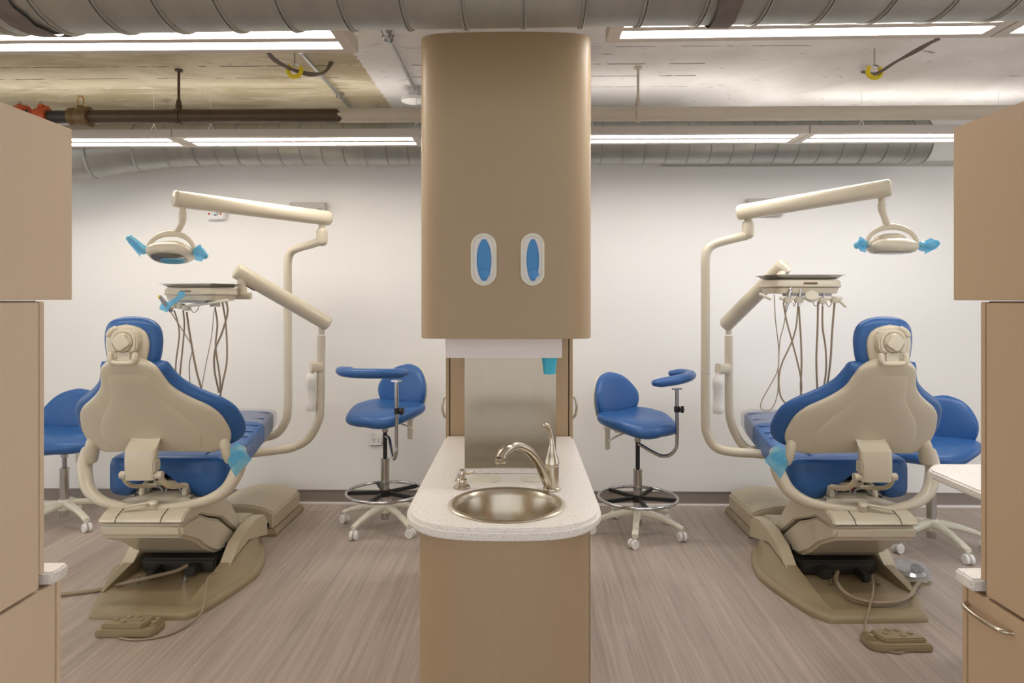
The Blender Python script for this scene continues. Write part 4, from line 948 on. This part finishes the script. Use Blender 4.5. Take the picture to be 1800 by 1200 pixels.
# ---------------------------------------------------------------- stools
def stool(loc, face, label, seat_z, base_rot, ring=True, arm=None, group='wheeled stools', sc=1.0):
    rz = math.atan2(-face[0], face[1]); t = thing('wheeled_stool', label, 'stool', loc, rz, group)
    L = lambda p: XF[t].inverted() @ V(p)
    P = lambda name, b, m, parent=t, **k: part(name, b, m, parent, **k)
    br = base_rot-rz
    b = bmn(); lathe(b, [(.03, .09), (.04, .10), (.042, .15), (.034, .165), (.02, .17)], seg=24); P('hub', b, 'cream')
    for k in range(5):
        a = br+k*2*PI/5; d = V((math.cos(a), math.sin(a), 0)); e = V((-d.y, d.x, 0))
        b = bmn(); rg = []
        for r_, z, w, h in ((.02, .135, .024, .022), (.08, .135, .022, .020), (.16, .122, .020, .017), (.24, .098, .019, .014), (.28, .082, .021, .013), (.298, .078, .017, .012)):
            rg.append(srow(d*r_+V((0, 0, z)), e, (0, 0, 1), w, h, 3.2, 20))
        loft(b, rg); leg = P('base_leg', b, 'cream')
        c = d*.283; ca = a+random.uniform(.5, 2.2); cd = V((math.cos(ca), math.sin(ca), 0)); c2 = c-V((-cd.y, cd.x, 0))*.012
        b = bmn()
        for q in (-1, 1): lathe(b, [(.012, 0), (.026, .002), (.029, .006), (.029, .018), (.026, .021), (.001, .021)], c2+cd*q*.003+V((0, 0, .029)), cd*q, 20)
        box(b, c.x-.010, c.x+.010, c.y-.010, c.y+.010, .03, .072, .003); P('caster', b, 'white', leg)
        if ring:
            b = bmn(); box(b, .025, .243, -.011, .011, .212, .236, .003, mtx=Matrix.Rotation(a+.3, 4, 'Z')); P('ring_spoke', b, 'black')
    b = bmn(); lathe(b, [(.026, .05), (.026, .098), (.028, .17), (.028, seat_z-.33 if ring else seat_z-.22), (.030, seat_z-.33 if ring else seat_z-.22), (.030, seat_z-.315 if ring else seat_z-.21), (.014, seat_z-.31 if ring else seat_z-.205)], seg=24); P('column_sleeve', b, 'chrome')
    b = bmn(); lathe(b, [(.014, seat_z-.33), (.014, seat_z-.07)], seg=16); P('gas_lift', b, 'black' if ring else 'greyp')
    b = bmn(); lathe(b, [(.022, seat_z-.14), (.022, seat_z-.075)], seg=20); P('collar', b, 'chrome')
    if ring:
        b = bmn(); tube(b, [(.25*math.cos(k*PI/24), .25*math.sin(k*PI/24), .228) for k in range(49)], .0105, 10); P('foot_ring', b, 'chrome')
        b = bmn(); lathe(b, [(.034, .20), (.034, .245)], seg=20); P('ring_hub', b, 'black')
    # seat: wide at the rear, waisted, with raised rear edge
    T = [(-.20, .10, .016, .014), (-.19, .16, .038, .010), (-.15, .218, .054, .004), (-.08, .245, .058, -.004), (0, .25, .060, -.014), (.08, .235, .060, -.018), (.15, .20, .056, -.022), (.20, .155, .042, -.026), (.225, .09, .018, -.028)]
    T = dens(T); b = bmn(); rg = []
    for i in range(33):
        f = .5-.5*math.cos(PI*i/32); y = -.20+.425*f; w, h, dz = interp(T, y)
        row = srow((0, y, seat_z-.01+dz), (1, 0, 0), (0, 0, 1), w, h, 2.5, 44)
        for p_ in row:
            k = abs(p_.x)/.25; p_.z += .030*k*k*(1 if y < .02 else max(0, 1-(y-.02)/.15))-.010*(1-min(1, k*1.5))*(1 if p_.z > seat_z else 0)-.02*max(0, y-.05)/.17*k
        rg.append(row)
    loft(b, rg); P('seat', b, 'blue', ang=60)
    # back pad
    T = [(0, .08, .016), (.05, .14, .032), (.15, .175, .042), (.35, .200, .046), (.55, .198, .046), (.72, .168, .044), (.86, .128, .038), (.95, .08, .028), (1, .02, .01)]
    T = dens(T); b = bmn(); rg = []
    for i in range(33):
        f = .5-.5*math.cos(PI*i/32); w, h = interp(T, f); z = seat_z-.02+.305*f
        row = srow((0, -.215-.03*f, z), (1, 0, 0), (0, 1, 0), w, h, 2.5, 40); rg.append([V((q.x, q.y+1.6*q.x*q.x, q.z)) for q in row])
    loft(b, rg); P('backrest', b, 'blue', ang=60)
    b = bmn(); rg = []
    for i in range(13):
        f = .08+.84*(.5-.5*math.cos(PI*i/12)); w, h = interp(T, f); z = seat_z-.02+.305*f
        row = srow((0, -.252-.03*f, z), (1, 0, 0), (0, 1, 0), w*.9, .014, 3, 30); rg.append([V((q.x, q.y+1.6*q.x*q.x, q.z)) for q in row])
    loft(b, rg); P('back_shell', b, 'cream', ang=60)
    b = bmn(); box(b, -.085, .085, -.19, .06, seat_z-.078, seat_z-.052, .006); box(b, -.05, .05, -.16, -.02, seat_z-.10, seat_z-.07, .006); P('seat_plate', b, 'cream')
    b = bmn(); box(b, -.024, .024, -.262, -.252, seat_z-.235, seat_z+.12, .003); box(b, -.024, .024, -.26, -.15, seat_z-.088, seat_z-.076, .003); P('back_bracket', b, 'cream')
    b = bmn(); lathe(b, [(.012, 0), (.02, .004), (.02, .018), (.012, .022)], (.0, -.262, seat_z-.09), (0, -1, 0), 8); P('tilt_knob', b, 'cream')
    for q in (1, -1):
        b = bmn(); tube(b, [(q*.06, -.05, seat_z-.085), (q*.12, -.07, seat_z-.10), (q*.165, -.09, seat_z-.125)], [.007, .010, .012], 10, 4, flat=.5, roundcap=True); P('paddle_lever', b, 'cream')
    if arm:
        bend, pad, knob = arm
        b = bmn(); tube(b, [L(q) for q in bend], .0115, 14, 6); tube(b, [L(bend[-2]+(bend[-1]-bend[-2])*-.0), L(bend[-1])], .0125, 14); P('arm_bar', b, 'chrome')
        b = bmn(); kp = L(knob); lathe(b, [(.018, -.018), (.018, .018)], kp, seg=14); kd = (L(knob+V((1, -.3, 0)))-kp).normalized()
        lathe(b, [(.008, 0), (.008, .02), (.022, .022), (.024, .04), (.012, .044)], kp, kd, 8); P('arm_knob', b, 'black')
        b = bmn(); box(b, -.03, .03, -.018, .018, -.006, .004, .002, mtx=Matrix.Translation(L(bend[-1]))); P('arm_plate', b, 'chrome')
        b = bmn(); tube(b, [L(q) for q in pad], [.026, .036, .038, .037, .036, .033, .025], 20, 6, flat=.8, roundcap=True); P('arm_pad', b, 'blue', ang=60)
    return t
d = 4.5
c = cr((677-900)*d/1200, d)
bend = [at(677, 766, 4.5), at(684, 770, 4.46), at(687, 785, 4.40), at(690, 800, 4.3), at(693, 806, 4.24), at(696.5, 797, 4.2), at(697, 780, 4.2), at(697, 720, 4.2), at(697, 669, 4.2)]
pad = [at(712, 655, 4.2), at(700, 656, 4.16), at(665, 656.5, 4.1), at(630, 656, 4.08), at(606, 654, 4.12), at(600, 651, 4.24), at(616, 650, 4.36)]
stool(c, (-.50, -.866), 'blue wheeled stool with arm rest on the left of the sink unit, facing left', .765, .42, arm=(bend, pad, at(698, 722, 4.2)))
d = 4.38
c = cr((1121-900)*d/1200, d)
bend = [at(1121, 779, 4.38), at(1128, 783, 4.36), at(1145, 793, 4.33), at(1163, 801, 4.3), at(1178, 799, 4.28), at(1188, 787, 4.27), at(1190, 770, 4.27), at(1190, 720, 4.27), at(1190, 683, 4.27)]
pad = [at(1152, 673, 4.12), at(1163, 672, 4.15), at(1188, 668, 4.2), at(1208, 663, 4.28), at(1213, 658, 4.42), at(1196, 655, 4.52), at(1180, 656, 4.54)]
stool(c, (.66, -.75), 'blue wheeled stool with arm rest on the right of the sink unit, facing right', .725, -.22-PI/2, arm=(bend, pad, at(1190, 719, 4.27)))
c = cr((122-900)*4.6/1200, 4.55); stool(c, (.25, -.97), 'blue wheeled stool at the far left, partly hidden by the left chair', .585, -.55, False)
c = cr((1637-900)*4.15/1200, 4.15); stool(c, (-.75, -.66), 'blue wheeled stool at the far right behind the speckled counter wing', .605, -PI/2+.12, False)
